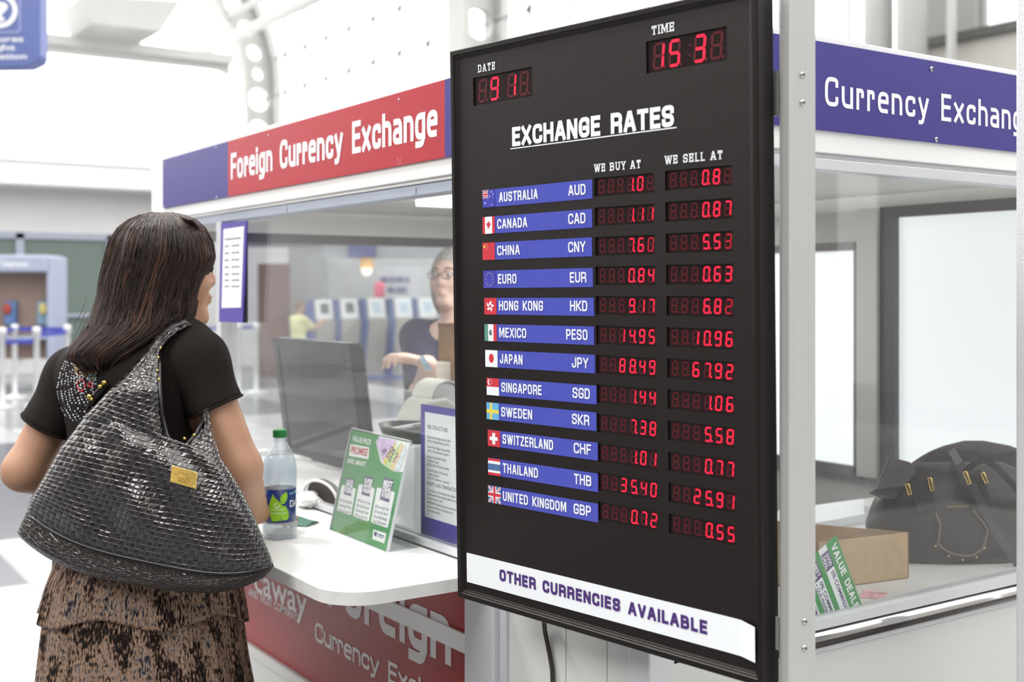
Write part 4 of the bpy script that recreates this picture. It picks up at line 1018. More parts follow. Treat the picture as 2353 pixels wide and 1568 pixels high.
mb.box(xg, xg + W_, y0, y0 + D_, zr, zr + .003); mb.link('bag_body', m_kr, pbg)
mb = MB(); mb.box(xg - .001, xg + W_ + .001, y0 - .002, y0, zg - .012, zg); mb.link('folded_rim', mat('kraft_rim', rgb(150, 104, 72), rough=.7), pbg)
m_ivory = mat('ivory_plastic', rgb(224, 222, 214), rough=.4, var=.02)
cb_ = ony(989, 922, .65); o_ = MB().box(cb_.x - .045, cb_.x + .045, .645, .70, zr, zr + .10).link('white_carton', m_ivory, bevel=.004); tag(o_, 'plain white carton beside the brown paper bag inside the booth', 'box')
# receipt printer
rp = thing('receipt_printer', 'ivory receipt printer with a paper roll behind the fee notice', 'printer')
pc = ony(962, 1000, .30); zz = .885; zt1 = ony(945, 912, .30).z; w_ = .088
prof = [(0, zz), (0, zt1 - .05), (.03, zt1 - .005), (.09, zt1), (.15, zt1 - .05), (.16, zz)]
mb = MB(); mb.prism([(pc.x - w_, .28 + a, z) for a, z in prof], (2 * w_ - .05, 0, 0)); mb.link('case', m_ivory, rp, bevel=.012, seg=3)
zr_ = ony(940, 884, .36).z
mb = MB(); rs = []
for xx in (pc.x - w_ + .01, pc.x + w_ - .08): rs.append([(xx, .38 + .042 * math.cos(a), zr_ - .03 + .042 * math.sin(a)) for a in np.linspace(0, 2 * math.pi, 28, endpoint=False)])
mb.rings(rs); mb.link('paper_roll', m_ns, rp)
mb = MB(); rs = []
for xx in (pc.x - w_ + .0, pc.x + w_ - .07): rs.append([(xx, .38 + r * math.cos(a), zr_ - .03 + r * math.sin(a)) for r in (.052, .047) for a in (np.linspace(.2, math.pi * 1.1, 14) if r > .05 else np.linspace(math.pi * 1.1, .2, 14))])
mb.rings(rs); mb.link('roll_cover', m_ivory, rp)
# dark oval tray in front of the printer
tr = thing('oval_tray', 'dark oval tray of odds and ends in front of the receipt printer', 'tray'); tc_ = ony(950, 1002, .165); ZT = ony(950, 1010, .165).z
o_ = MB().box(tc_.x - .09, tc_.x + .12, .10, .225, .8856, ZT - .0005).link('white_box', m_ns, bevel=.003); tag(o_, 'white box under the dark oval tray behind the fee notice', 'box')
rs = [[(tc_.x + r * math.cos(a), .165 + r * .62 * math.sin(a), z) for a in np.linspace(0, 2 * math.pi, 36, endpoint=False)] for r, z in ((.10, ZT), (.118, ZT + .035), (.115, ZT + .035), (.096, ZT + .004))]
MB().rings(rs).link('tray_body', mat('tray_brown', rgb(62, 56, 54), rough=.4), tr, smooth=True)
mb = MB(); mb.obox((tc_.x + .0, .15, ZT + .030), Vector((.05, .01, .01)), Vector((-.008, .03, 0)), Vector((0, 0, .006))); o_ = mb.link('white_eraser', m_ns, bevel=.004); tag(o_, 'small white block lying in the dark oval tray', 'eraser')
# ------------------------------------------------------------------ people: one continuous surface grown round the joints
def cap_(a, b, ra, rb): return ('c', np.array(a, float), np.array(b, float), ra, rb)
def ell(c, ax, r): return ('e', np.array(c, float), np.array([list(a) for a in ax], float), np.array(r, float))
def pdist(pr, X, Y, Z):
    if pr[0] == 'c':
        _, a, b, ra, rb = pr; d = b - a; L2 = d @ d + 1e-12
        px, py, pz = X - a[0], Y - a[1], Z - a[2]; t = np.clip((px * d[0] + py * d[1] + pz * d[2]) / L2, 0, 1)
        return np.sqrt((px - d[0] * t) ** 2 + (py - d[1] * t) ** 2 + (pz - d[2] * t) ** 2) - (ra + (rb - ra) * t)
    _, c, A, r = pr; px, py, pz = X - c[0], Y - c[1], Z - c[2]
    q = [px * A[i][0] + py * A[i][1] + pz * A[i][2] for i in range(3)]
    k0 = np.sqrt(sum((q[i] / r[i]) ** 2 for i in range(3))) + 1e-9; k1 = np.sqrt(sum((q[i] / r[i] ** 2) ** 2 for i in range(3))) + 1e-9
    return k0 * (k0 - 1) / k1
def pbox(pr, m):
    if pr[0] == 'c':
        _, a, b, ra, rb = pr; r = max(ra, rb) + m; return np.minimum(a, b) - r, np.maximum(a, b) + r
    r = pr[3].max() + m; return pr[1] - r, pr[1] + r
def field(prims, h, grow=0.0, cuts=(), pad=.03):
    """prims: (shape, blend radius); cuts: functions of X, Y, Z kept where negative"""
    lo = np.min([pbox(p, pad)[0] for p, k in prims], 0); hi = np.max([pbox(p, pad)[1] for p, k in prims], 0)
    n = np.ceil((hi - lo) / h).astype(int) + 1
    ax = [lo[i] + h * np.arange(n[i]) for i in range(3)]
    f = np.full(tuple(n), 1.0, np.float32)
    for p, k in prims:
        a, b = pbox(p, k + .035 + max(grow, 0)); s = [slice(max(0, int((a[i] - lo[i]) / h)), min(n[i], int((b[i] - lo[i]) / h) + 2)) for i in range(3)]
        X, Y, Z = ax[0][s[0]][:, None, None], ax[1][s[1]][None, :, None], ax[2][s[2]][None, None, :]
        d = pdist(p, X, Y, Z) - grow; g = f[tuple(s)]
        if k > 0:
            hh = np.clip(.5 + .5 * (g - d) / k, 0, 1); g[:] = g * (1 - hh) + d * hh - k * hh * (1 - hh)
        elif k == 0: np.minimum(g, d, out=g)
        else: np.maximum(g, -d, out=g)           # negative blend: carve away
    X, Y, Z = ax[0][:, None, None], ax[1][None, :, None], ax[2][None, None, :]
    for c in cuts: f = np.maximum(f, c(X, Y, Z))
    return f, lo, h
def nets(f, lo, h):
    ins = f < 0; nx, ny, nz = f.shape
    cnt = np.zeros((nx - 1, ny - 1, nz - 1), np.int16); acc = np.zeros((nx - 1, ny - 1, nz - 1, 3), np.float32)
    cs = [(i, j, k) for i in (0, 1) for j in (0, 1) for k in (0, 1)]
    sl = lambda c: (slice(c[0], nx - 1 + c[0]), slice(c[1], ny - 1 + c[1]), slice(c[2], nz - 1 + c[2]))
    s8 = sum(ins[sl(c)].astype(np.int8) for c in cs); act = np.argwhere((s8 > 0) & (s8 < 8)); I, J, K = act.T
    pos = np.zeros((len(act), 3)); num = np.zeros(len(act))
    for a in cs:
        for b in cs:
            if sum(abs(a[i] - b[i]) for i in range(3)) != 1 or a > b: continue
            fa = f[I + a[0], J + a[1], K + a[2]]; fb = f[I + b[0], J + b[1], K + b[2]]; m = (fa < 0) != (fb < 0)
            t = np.where(m, fa / np.where(m, fa - fb, 1), 0)[:, None]
            p = np.array(a) + t * (np.array(b) - np.array(a)); pos += p * m[:, None]; num += m
    pos = pos / num[:, None] + act
    idx = np.full((nx - 1, ny - 1, nz - 1), -1, np.int64); idx[I, J, K] = np.arange(len(act)); F = []
    for a in range(3):
        b, c = (a + 1) % 3, (a + 2) % 3; sh = [slice(None)] * 3; s1 = list(sh); s1[a] = slice(0, -1); s2 = list(sh); s2[a] = slice(1, None)
        e = np.argwhere(ins[tuple(s1)] != ins[tuple(s2)]); ok = (e[:, b] > 0) & (e[:, c] > 0) & (e[:, b] < f.shape[b] - 1) & (e[:, c] < f.shape[c] - 1); e = e[ok]
        q = []
        for db, dc in ((-1, -1), (0, -1), (0, 0), (-1, 0)):
            g = e.copy(); g[:, b] += db; g[:, c] += dc; q.append(idx[g[:, 0], g[:, 1], g[:, 2]])
        q = np.stack(q, 1); fl_ = ~ins[tuple(s1)][e[:, 0], e[:, 1], e[:, 2]]; q[fl_] = q[fl_][:, ::-1]; F.append(q)
    return pos * h + lo, np.concatenate(F)
def grow(name, prims, h, mats, parent, g=0.0, cuts=(), label=None, post=None):
    V, F = nets(*field(prims, h, g, cuts))
    if post is not None: V = post(V)
    me = bpy.data.meshes.new(name); me.from_pydata(V.tolist(), [], F.tolist()); me.materials.append(mats)
    me.polygons.foreach_set('use_smooth', [True] * len(me.polygons)); me.update()
    return put(name, me, parent, label=label)

V3 = lambda v: np.array(v, float)
def head_prims(Hc, F, s=1.0, R=None):
    F = V3(F); F = F / np.linalg.norm(F); U = np.array([0, 0, 1.0]); R = np.cross(F, U); A = (R, F, U); q = lambda r_, f_, u_: Hc + (R * r_ + F * f_ + U * u_) * s
    P_ = [(ell(q(0, -.012, .022), A, (.072 * s, .089 * s, .086 * s)), 0), (ell(q(0, .022, -.035), A, (.056 * s, .062 * s, .072 * s)), .03), (cap_(q(-.012, .066, -.092), q(.012, .066, -.092), .017 * s, .017 * s), .03),
          (cap_(q(0, .082, .020), q(0, .093, -.014), .0075 * s, .0105 * s), .014), (cap_(q(-.012, .084, -.02), q(.012, .084, -.02), .009 * s, .009 * s), .010),
          (cap_(q(-.03, .074, .032), q(.03, .074, .032), .011 * s, .011 * s), .02), (ell(q(0, .083, -.047), A, (.022 * s, .011 * s, .006 * s)), .006), (ell(q(0, .082, -.058), A, (.019 * s, .011 * s, .006 * s)), .006)]
    for sg in (-1, 1):
        P_ += [(ell(q(sg * .04, .052, -.018), A, (.026 * s, .026 * s, .026 * s)), .025), (ell(q(sg * .074, -.002, 0), A, (.009 * s, .019 * s, .031 * s)), .008), (ell(q(sg * .031, .090, .012), A, (.015 * s, .010 * s, .009 * s)), -1)]
    return P_, q, A
def hand_prims(w, d, up, side, curl=.35, s=1.0, spread=.09):
    """wrist w, direction d, back-of-hand normal up, side = +1 when the thumb leaves towards d x up"""
    d, up = V3(d) / np.linalg.norm(d), V3(up); up = up - d * (up @ d); up /= np.linalg.norm(up); sd = np.cross(d, up) * side
    pc = w + d * .048 * s; out = [(ell(pc, (sd, d, up), (.040 * s, .050 * s, .015 * s)), .02)]
    for i, (o, L) in enumerate(((.030, .068), (.010, .078), (-.011, .072), (-.030, .056))):
        p = pc + d * .036 * s + sd * o * s * .95; ang = curl * .5; dd = d * math.cos(ang) - up * math.sin(ang) + sd * o * spread * 10 * .3
        for k, fr_ in enumerate((.45, .32, .26)):
            e = p + dd / np.linalg.norm(dd) * L * fr_ * s; out.append((cap_(p, e, (.0092 - k * .0008) * s, (.0086 - k * .0009) * s), .006 if k else .010)); p = e; ang += curl * (1 + .15 * i); dd = d * math.cos(ang) - up * math.sin(ang)
    p = w + d * .022 * s + sd * .026 * s; e = p + (d * .6 + sd * .75 - up * .2) * .038 * s; out.append((cap_(p, e, .0125 * s, .0105 * s), .012)); out.append((cap_(e, e + (d * .9 + sd * .25 - up * .25) * .032 * s, .0100 * s, .0082 * s), .004))
    return out

m_skin = mat('skin', rgb(186, 143, 117), rough=.5, spec=.35, var=.05, scale=14)
m_skin.node_tree.nodes['Principled BSDF'].inputs['Subsurface Weight'].default_value = .08
m_skin.node_tree.nodes['Principled BSDF'].inputs['Subsurface Radius'].default_value = (.01, .004, .002)
m_eye = mat('eye_white', rgb(230, 226, 222), rough=.2); m_iris = mat('iris_dark', rgb(30, 20, 16), rough=.15); m_lip = mat('lip', rgb(160, 84, 80), rough=.45)
def face_bits(q, A, parent, s=1.0):
    for sg in (-1, 1):
        c = q(sg * .031, .076, .012); e = MB().ball(c, .0125 * s, 14, 10).link('eye', m_eye, parent, smooth=True)
        F = A[1]; MB().ball(c + F * .0085 * s, .0055 * s, 10, 6).link('iris', m_iris, e, smooth=True)
        b0 = [q(sg * (.014 + .009 * k), .088 - .0035 * k, .034 + .004 * math.sin(k)) for k in range(5)]
        MB().tube(b0, [.002 * s, .003 * s, .003 * s, .0025 * s, .0012 * s], 6).link('eyebrow', m_iris, parent, smooth=True)
    MB().rings([[q(.020 * x * w_, (.0895 - .010 * x * x), -.053 + z) for x in np.linspace(-1, 1, 9)] for z, w_ in ((.005, .8), (.001, 1), (-.004, 1), (-.009, .7))], cap=False, closed=False).link('lips', m_lip, parent, smooth=True)

# ------------------------------------------------------------------ the customer
wom = thing('person', 'woman with long dark hair in black beaded T-shirt and tweed skirt at the counter', 'person', P(330, 1400, 2.5)); wom.location.z = 0
wom.matrix_world = Matrix.Identity(4)
dirw = lambda x, y, z=0: V3(cam2w(x, y, z) - CAM)
Fb = dirw(.40, .917); Rb = dirw(.917, -.40); Ub = np.array([0, 0, 1.0]); AB = (Rb, Fb, Ub)
Hc = V3(P(384, 630, 2.5)); Fh = dirw(.88, .475)
SR, SL = V3(P(452, 842, 2.43)), V3(P(172, 878, 2.58)); ER, EL = V3(P(550, 1078, 2.40)), V3(P(54, 1082, 2.52))
WR, WL = V3(P(588, 1178, 2.585)), V3(P(205, 1150, 2.72))
torso = [(ell(P(322, 940, 2.505), AB, (.162, .108, .18)), 0), (ell(P(322, 880, 2.50), AB, (.170, .085, .09)), .06), (ell(P(325, 1120, 2.51), AB, (.138, .108, .15)), .08), (ell(P(330, 1290, 2.52), AB, (.168, .128, .15)), .08),
         (cap_(SR + Ub * .012, SL + Ub * .012, .050, .050), .05), (cap_(P(420, 790, 2.46), P(240, 815, 2.54), .045, .045), .05)]
armR = [(cap_(SR, ER, .052, .044), .03), (cap_(ER, WR, .043, .027), .02)]; armL = [(cap_(SL, EL, .050, .041), .03), (cap_(EL, WL, .041, .027), .02)]
hp, hq, hA = head_prims(Hc, Fh)
neck = [(cap_(P(345, 800, 2.49), P(372, 715, 2.505), .050, .048), .03)]
hipL, hipR = V3(P(260, 1330, 2.56)), V3(P(400, 1330, 2.48)); legs = []
for hpnt in (hipL, hipR):
    kn = np.array([hpnt[0], hpnt[1], .46]) + Fb * .02; an = np.array([hpnt[0], hpnt[1], .085]) - Fb * .01
    legs += [(cap_(hpnt, kn, .085, .055), .05), (cap_(kn, an, .054, .034), .03), (cap_(an - Ub * .045, an + Fb * .13 - Ub * .055, .034, .026), .02)]
handR = hand_prims(WR, dirw(.30, .93, -.16), Ub, -1, .30); handL = hand_prims(WL, dirw(.55, .80, -.12), Ub, 1, .30)
body = grow('body', torso + neck + hp + armR + armL + legs + handR + handL, .0062, m_skin, wom)
face_bits(hq, hA, wom)
# T-shirt
m_shirt = mat('black_jersey', rgb(30, 25, 23), rough=.85, spec=.2, var=.22, scale=160, bump=.25)
zhem = P(325, 1255, 2.5).z
def cutpl(p, n): p, n = V3(p), V3(n) / np.linalg.norm(n); return lambda X, Y, Z: (X - p[0]) * n[0] + (Y - p[1]) * n[1] + (Z - p[2]) * n[2]
NC = V3(P(352, 770, 2.49))
def fold(V):
    t = V[:, 2] * 26 + V[:, 0] * 9; w = np.clip((1.28 - V[:, 2]) / .15, 0, 1)
    V = V.copy(); V[:, 0] += np.sin(t + 4 * V[:, 1]) * .0022 * w; V[:, 1] += np.cos(t * 1.3) * .002 * w; return V
tor = grow('shirt', torso, .0062, m_shirt, wom, g=.0075, cuts=(lambda X, Y, Z: zhem - Z + 0 * X + 0 * Y, lambda X, Y, Z: .075 - np.sqrt((X - NC[0]) ** 2 + (Y - NC[1]) ** 2 + ((Z - NC[2] - .02)) ** 2)), post=fold)
for S, E_, nm in ((SR, ER, 'r'), (SL, EL, 'l')):
    d = (E_ - S) / np.linalg.norm(E_ - S); cuff = S + d * (.093 if nm == 'r' else .105)
    cn = dirw(.42, .0, -.90) if nm == 'r' else dirw(-.46, 0, -.88)
    sl_ = grow('sleeve', [(cap_(S - d * .01, S + d * .16, (.055), .058), 0), (cap_(S + Ub * .012, S + Ub * .012 - (Rb if nm == 'r' else -Rb) * .09, .054, .056), .04)], .0055, m_shirt, wom, g=.004, cuts=(cutpl(cuff, cn),))
    c = cuff; ring = []
    u = np.cross(d, Ub); u /= np.linalg.norm(u); w = np.cross(d, u); nn = cn / np.linalg.norm(cn)
    for a in np.linspace(0, 2 * math.pi, 40, endpoint=False):
        r = u * math.cos(a) + w * math.sin(a); p = c + r * .0612; p = p - d * (((p - cuff) @ nn) / (d @ nn)); ring.append(p)
    MB().tube([Vector(p) for p in ring + [ring[0], ring[1]]], .0028, 6, cap=False).link('cuff_hem', m_shirt, sl_, smooth=True)
# beadwork on the left shoulder blade, sewn onto the cloth
from mathutils.bvhtree import BVHTree
bv = BVHTree.FromPolygons([v.co.copy() for v in tor.data.vertices], [tuple(p.vertices) for p in tor.data.polygons])
bvs = [BVHTree.FromPolygons([v.co.copy() for v in o.data.vertices], [tuple(p.vertices) for p in o.data.polygons]) for o in wom.children if o.name.startswith('sleeve')]
def sew(px, py):
    best = None
    for b in [bv] + bvs:
        r = ray(px, py).normalized(); h_ = b.ray_cast(CAM, r)
        if h_[0] is not None and (best is None or h_[3] < best[3]): best = h_
    return best
m_bead = [mat('bead_silver', rgb(214, 216, 220), rough=.2, metal=.5), mat('bead_gold', rgb(176, 124, 44), rough=.3, metal=.4), mat('bead_red', rgb(190, 28, 44), rough=.25), mat('bead_blue', rgb(104, 168, 190), rough=.25), mat('bead_jet', rgb(40, 40, 44), rough=.2)]
bead = MB()
def bd(px, py, r, k):
    h_ = sew(px, py)
    if h_: bead.cur = k; bead.ball(h_[0], r, 6, 4)
for i in range(9):                               # wing: strings of silver beads fanning down
    for t in np.linspace(0, 1, 25 - i // 2):
        x = 150 + i * 5 - (26 - i * 2.2) * math.sin(t * 2.2) + t * (24 + i * 7.0) * t; y = 832 + i * 1.6 + t * (128 + 6 * i - i * i * .8)
        if random.random() < .86: bd(x + random.uniform(-1, 1), y, random.uniform(.0015, .0026), 0 if random.random() < .86 else 4)
for k in range(80):                              # gold loops
    a = k / 80 * 2 * math.pi * 2; x, y = 190 + 20 * math.cos(a) + (k // 40) * 6, 846 + 9 * math.sin(2 * a) + (k // 40) * 12 + (x_ if False else 0) + 8 * math.cos(a) * .8; bd(x, y, .0016, 1)
for k in range(60): bd(random.uniform(172, 222), random.uniform(852, 905), .0018, 0)
for k in range(22):
    a = k / 22 * 6.283; bd(187 + 9 * math.cos(a), 886 + 13 * math.sin(a), .0021, 2); bd(209 + 6 * math.cos(a), 884 + 5 * math.sin(a), .0019, 2)
for k in range(26): bd(random.uniform(203, 222), random.uniform(858, 884), .0018, 3)
bead.link('beaded_motif', m_bead, tor, smooth=True)
# skirt of knitted tweed in two tiers
def skirt_mat():
    m = bpy.data.materials.new('tweed_knit'); m.use_nodes = True; n = m.node_tree.nodes; l = m.node_tree.links; b = n['Principled BSDF']; b.inputs['Roughness'].default_value = .9; b.inputs['Specular IOR Level'].default_value = .15
    uv = n.new('ShaderNodeTexCoord'); mp = n.new('ShaderNodeMapping'); mp.inputs['Scale'].default_value = (320, 42, 1); l.new(uv.outputs['UV'], mp.inputs['Vector'])
    a = n.new('ShaderNodeTexNoise'); a.inputs['Scale'].default_value = 1; a.inputs['Detail'].default_value = 3; l.new(mp.outputs[0], a.inputs['Vector'])
    mp2 = n.new('ShaderNodeMapping'); mp2.inputs['Scale'].default_value = (34, 7, 1); l.new(uv.outputs['UV'], mp2.inputs['Vector'])
    c = n.new('ShaderNodeTexNoise'); c.inputs['Scale'].default_value = 1; c.inputs['Detail'].default_value = 2; l.new(mp2.outputs[0], c.inputs['Vector'])
    ad = n.new('ShaderNodeMath'); ad.operation = 'MULTIPLY_ADD'; ad.inputs[1].default_value = .46; l.new(c.outputs['Fac'], ad.inputs[0])
    m2 = n.new('ShaderNodeMath'); m2.operation = 'MULTIPLY'; m2.inputs[1].default_value = .54; l.new(a.outputs['Fac'], m2.inputs[0]); l.new(m2.outputs[0], ad.inputs[2])
    rp = n.new('ShaderNodeValToRGB'); e = rp.color_ramp.elements; e[0].position = .43; e[0].color = rgb(28, 22, 20) + (1,); e[1].position = .475; e[1].color = rgb(84, 68, 58) + (1,)
    for p_, c_ in ((.50, (150, 122, 102)), (.545, (160, 134, 114)), (.575, (122, 114, 112)), (.62, (46, 42, 46))): x = e.new(p_); x.color = rgb(*c_) + (1,)
    l.new(ad.outputs[0], rp.inputs['Fac']); l.new(rp.outputs['Color'], b.inputs['Base Color'])
    sw = n.new('ShaderNodeTexWave'); sw.inputs['Scale'].default_value = 38; sw.bands_direction = 'X'; l.new(uv.outputs['UV'], sw.inputs['Vector'])
    hm = n.new('ShaderNodeMath'); hm.operation = 'MULTIPLY'; l.new(sw.outputs['Fac'], hm.inputs[0]); l.new(a.outputs['Fac'], hm.inputs[1])
    bp = n.new('ShaderNodeBump'); bp.inputs['Strength'].default_value = .9; bp.inputs['Distance'].default_value = .006; l.new(hm.outputs[0], bp.inputs['Height']); l.new(bp.outputs['Normal'], b.inputs['Normal'])
    return m
m_tw = skirt_mat()
def interp(rows, y):
    ys = [r[0] for r in rows]; return [np.interp(y, ys, [r[k] for r in rows]) for k in range(1, len(rows[0]))]
def sheet(name, rows, y0, y1, ny, nphi, m_, parent, wob, hem=None):
    vs, fs, uv = [], [], []
    for j in range(ny + 1):
        for i in range(nphi):
            ph = 2 * math.pi * i / nphi; t = j / ny; y = y0 + (y1 - y0) * t + (hem(ph) * t if hem else 0)
            L, R_, dc, rd = interp(rows, y); k = 1 + wob(ph, t); x = (L + R_) / 2 + (R_ - L) / 2 * math.cos(ph) * k
            vs.append(P(x, y, dc - rd * math.sin(ph) * k * 1.0)); uv.append((i / nphi, t * (y1 - y0) / 640))
    n = nphi
    for j in range(ny):
        for i in range(n): fs.append((j * n + i, j * n + (i + 1) % n, (j + 1) * n + (i + 1) % n, (j + 1) * n + i))
    me = bpy.data.meshes.new(name); me.from_pydata([tuple(v) for v in vs], [], fs); me.materials.append(m_); me.polygons.foreach_set('use_smooth', [True] * len(fs))
    ul = me.uv_layers.new(name='uv')
    for p in me.polygons:
        wrap_ = (p.vertices[0] % n) == n - 1
        for li in p.loop_indices:
            vi_ = me.loops[li].vertex_index; u = uv[vi_][0]; u = 1.0 if (wrap_ and vi_ % n == 0) else u; ul.data[li].uv = (u, uv[vi_][1])
    o = put(name, me, parent); md = o.modifiers.new('cloth', 'SOLIDIFY'); md.thickness = .003; return o
rows = [(1230, 165, 505, 2.52, .125), (1290, 132, 540, 2.52, .150), (1350, 110, 548, 2.52, .160), (1430, 96, 556, 2.52, .168), (1500, 88, 566, 2.52, .175), (1568, 80, 578, 2.52, .18), (1700, 72, 592, 2.52, .185), (1900, 60, 606, 2.52, .19)]
sheet('skirt', rows, 1232, 1890, 60, 160, m_tw, wom, lambda a, t: .020 * math.sin(17 * a + 3 * t) * (.3 + t) + .012 * math.sin(7 * a + 1))
sheet('skirt_tier', rows, 1245, 1420, 26, 200, m_tw, wom, lambda a, t: .018 + .03 * t + .030 * t * math.sin(13 * a + 2.0 * t) + .012 * t * math.sin(29 * a), hem=lambda a: 24 * math.sin(a * 1.0 + .6) + 14 * math.sin(5 * a + 1) - 20 * math.cos(a))
# hair: a full volume plus locks that follow it
m_h = [mat('hair_black_brown', rgb(34, 22, 20), rough=.45, spec=.4, var=.3, scale=50), mat('hair_brown', rgb(56, 36, 30), rough=.45, spec=.4, var=.2), mat('hair_auburn', rgb(84, 56, 42), rough=.45, spec=.4, var=.2)]
hr = [(488, 352, 394, 2.5, .020), (494, 322, 424, 2.5, .050), (505, 294, 448, 2.5, .072), (525, 271, 470, 2.5, .094), (555, 253, 484, 2.5, .104), (590, 244, 490, 2.5, .107), (610, 239, 485, 2.5, .105), (640, 232, 468, 2.498, .102), (680, 226, 454, 2.495, .099),
      (720, 213, 446, 2.487, .094), (745, 204, 438, 2.475, .088), (765, 190, 415, 2.458, .076), (790, 168, 366, 2.44, .062), (808, 152, 330, 2.424, .046), (822, 150, 300, 2.412, .034), (834, 166, 282, 2.407, .022), (842, 196, 262, 2.404, .010)]
def hpt(y, ph, k=1.0):
    L, R_, dc, rd = interp(hr, y); c = math.cos(ph); s = math.sin(ph); k *= 1 + .012 * math.sin(11 * ph + y * .004) + .008 * math.sin(23 * ph)
    return P((L + R_) / 2 + (R_ - L) / 2 * c * k, y, dc - rd * s * k)
rs = [[hpt(y, 2 * math.pi * i / 90) for i in range(90)] for y in list(np.linspace(488, 842, 60))]
hair = MB().rings(rs).link('hair', m_h[0], wom, smooth=True)
lk = MB()
for i in range(1500):
    ph = random.uniform(0, 2 * math.pi) if i % 4 else random.uniform(.15, 2.9); y0 = random.uniform(488.2, 500) if i % 2 else random.uniform(500, 740); y1 = min(y0 + random.uniform(140, 300), random.uniform(806, 866))
    if math.cos(ph) > .45: y1 = min(y1, random.uniform(715, 760)) if random.random() < .85 else y1
    if y1 < y0 + 30: continue
    dr = random.uniform(-.34, .30); k = random.uniform(.985, 1.028); lk.cur = 0 if random.random() < .62 else (1 if random.random() < .62 else 2); pts = []
    for t in np.linspace(0, 1, 13): pts.append(hpt(min(y0 + (y1 - y0) * t, 842), ph + dr * t, k + .012 * math.sin(3.1 * t) ) + Vector((0, 0, -max(0, y0 + (y1 - y0) * t - 842) / 1100)))
    r = random.uniform(.0009, .0021); lk.tube(pts, [r * (.35 + .65 * math.sin(math.pi * min(1, .12 + .88 * t)) ** .6) for t in np.linspace(0, 1, 13)], 4)
for i in range(26):                              # fringe sweeping over the brow, and wisps at the nape
    t0 = random.uniform(0, 1); a = [P(400 + 40 * t0, 497 + 8 * t0, 2.47 - .05 * t0), P(462 + 14 * t0, 535 + 10 * t0, 2.47), P(484 + 6 * t0, 580, 2.48 + .02 * t0), P(484 + 6 * random.random(), 612 + 16 * random.random(), 2.49 + .02 * t0)]
    q = [a[0] * (1 - t) ** 3 + a[1] * 3 * t * (1 - t) ** 2 + a[2] * 3 * t * t * (1 - t) + a[3] * t ** 3 for t in np.linspace(0, 1, 12)]; lk.cur = random.choice((0, 0, 1)); lk.tube(q, [.0030 * (1 - .8 * t) for t in np.linspace(0, 1, 12)], 5)
for i in range(9):
    x = random.uniform(170, 215); y = random.uniform(735, 800); lk.cur = 1; lk.tube([P(x + 18, y - 50, 2.44), P(x + 5, y - 15, 2.43), P(x - 8 - 14 * random.random(), y + 20, 2.43)], [.0008, .0006, .0002], 4)
lk.link('hair_locks', m_h, hair, smooth=True)
# ------------------------------------------------------------------ the shoulder bag
def N_(n, op, *ins, l=None):
    x = n.new('ShaderNodeMath'); x.operation = op
    for i, v in enumerate(ins):
        if isinstance(v, (int, float)): x.inputs[i].default_value = v
        else: l.new(v, x.inputs[i])
    return x.outputs[0]
def weave_mat():
    m = bpy.data.materials.new('woven_patent_leather'); m.use_nodes = True; n = m.node_tree.nodes; l = m.node_tree.links; b = n['Principled BSDF']
    uv = n.new('ShaderNodeTexCoord'); sp_ = n.new('ShaderNodeSeparateXYZ'); l.new(uv.outputs['UV'], sp_.inputs[0]); M = lambda op, *a: N_(n, op, *a, l=l)
    u, v = sp_.outputs['X'], sp_.outputs['Y']; iu, iv = M('FLOOR', u), M('FLOOR', v); fu, fv = M('FRACT', u), M('FRACT', v)
    par = M('FLOORED_MODULO', M('ADD', iu, iv), 2.0)
    hu = M('SINE', M('MULTIPLY', fu, math.pi)); hv = M('SINE', M('MULTIPLY', fv, math.pi))
    cb = n.new('ShaderNodeCombineXYZ'); l.new(iu, cb.inputs[0]); l.new(iv, cb.inputs[1]); wn = n.new('ShaderNodeTexWhiteNoise'); wn.noise_dimensions = '2D'; l.new(cb.outputs[0], wn.inputs['Vector'])
    sc = n.new('ShaderNodeSeparateXYZ'); l.new(wn.outputs['Color'], sc.inputs[0])
    h0 = M('ADD', M('MULTIPLY', M('POWER', hu, .45), M('SUBTRACT', 1.0, par)), M('MULTIPLY', M('POWER', hv, .45), par))
    edge = M('MULTIPLY', M('POWER', hu, .18), M('POWER', hv, .18))
    tilt = M('ADD', M('MULTIPLY', M('SUBTRACT', fu, .5), M('SUBTRACT', sc.outputs[0], .5)), M('MULTIPLY', M('SUBTRACT', fv, .5), M('SUBTRACT', sc.outputs[1], .5)))
    h = M('ADD', M('ADD', M('MULTIPLY', h0, .32), M('MULTIPLY', edge, .55)), M('MULTIPLY', tilt, .75))
    bp = n.new('ShaderNodeBump'); bp.inputs['Strength'].default_value = .75; bp.inputs['Distance'].default_value = .0030; l.new(h, bp.inputs['Height']); l.new(bp.outputs['Normal'], b.inputs['Normal']); l.new(bp.outputs['Normal'], b.inputs['Coat Normal'])
    mx = n.new('ShaderNodeMixRGB'); mx.inputs[1].default_value = (.026, .021, .020, 1); mx.inputs[2].default_value = (.005, .0035, .0035, 1); l.new(par, mx.inputs[0]); l.new(mx.outputs[0], b.inputs['Base Color'])  # alternate cells paler: reflections on the lumps put into the base colour
    b.inputs['Roughness'].default_value = .22; b.inputs['Specular IOR Level'].default_value = .8; b.inputs['Coat Weight'].default_value = .6; b.inputs['Coat Roughness'].default_value = .06
    return m
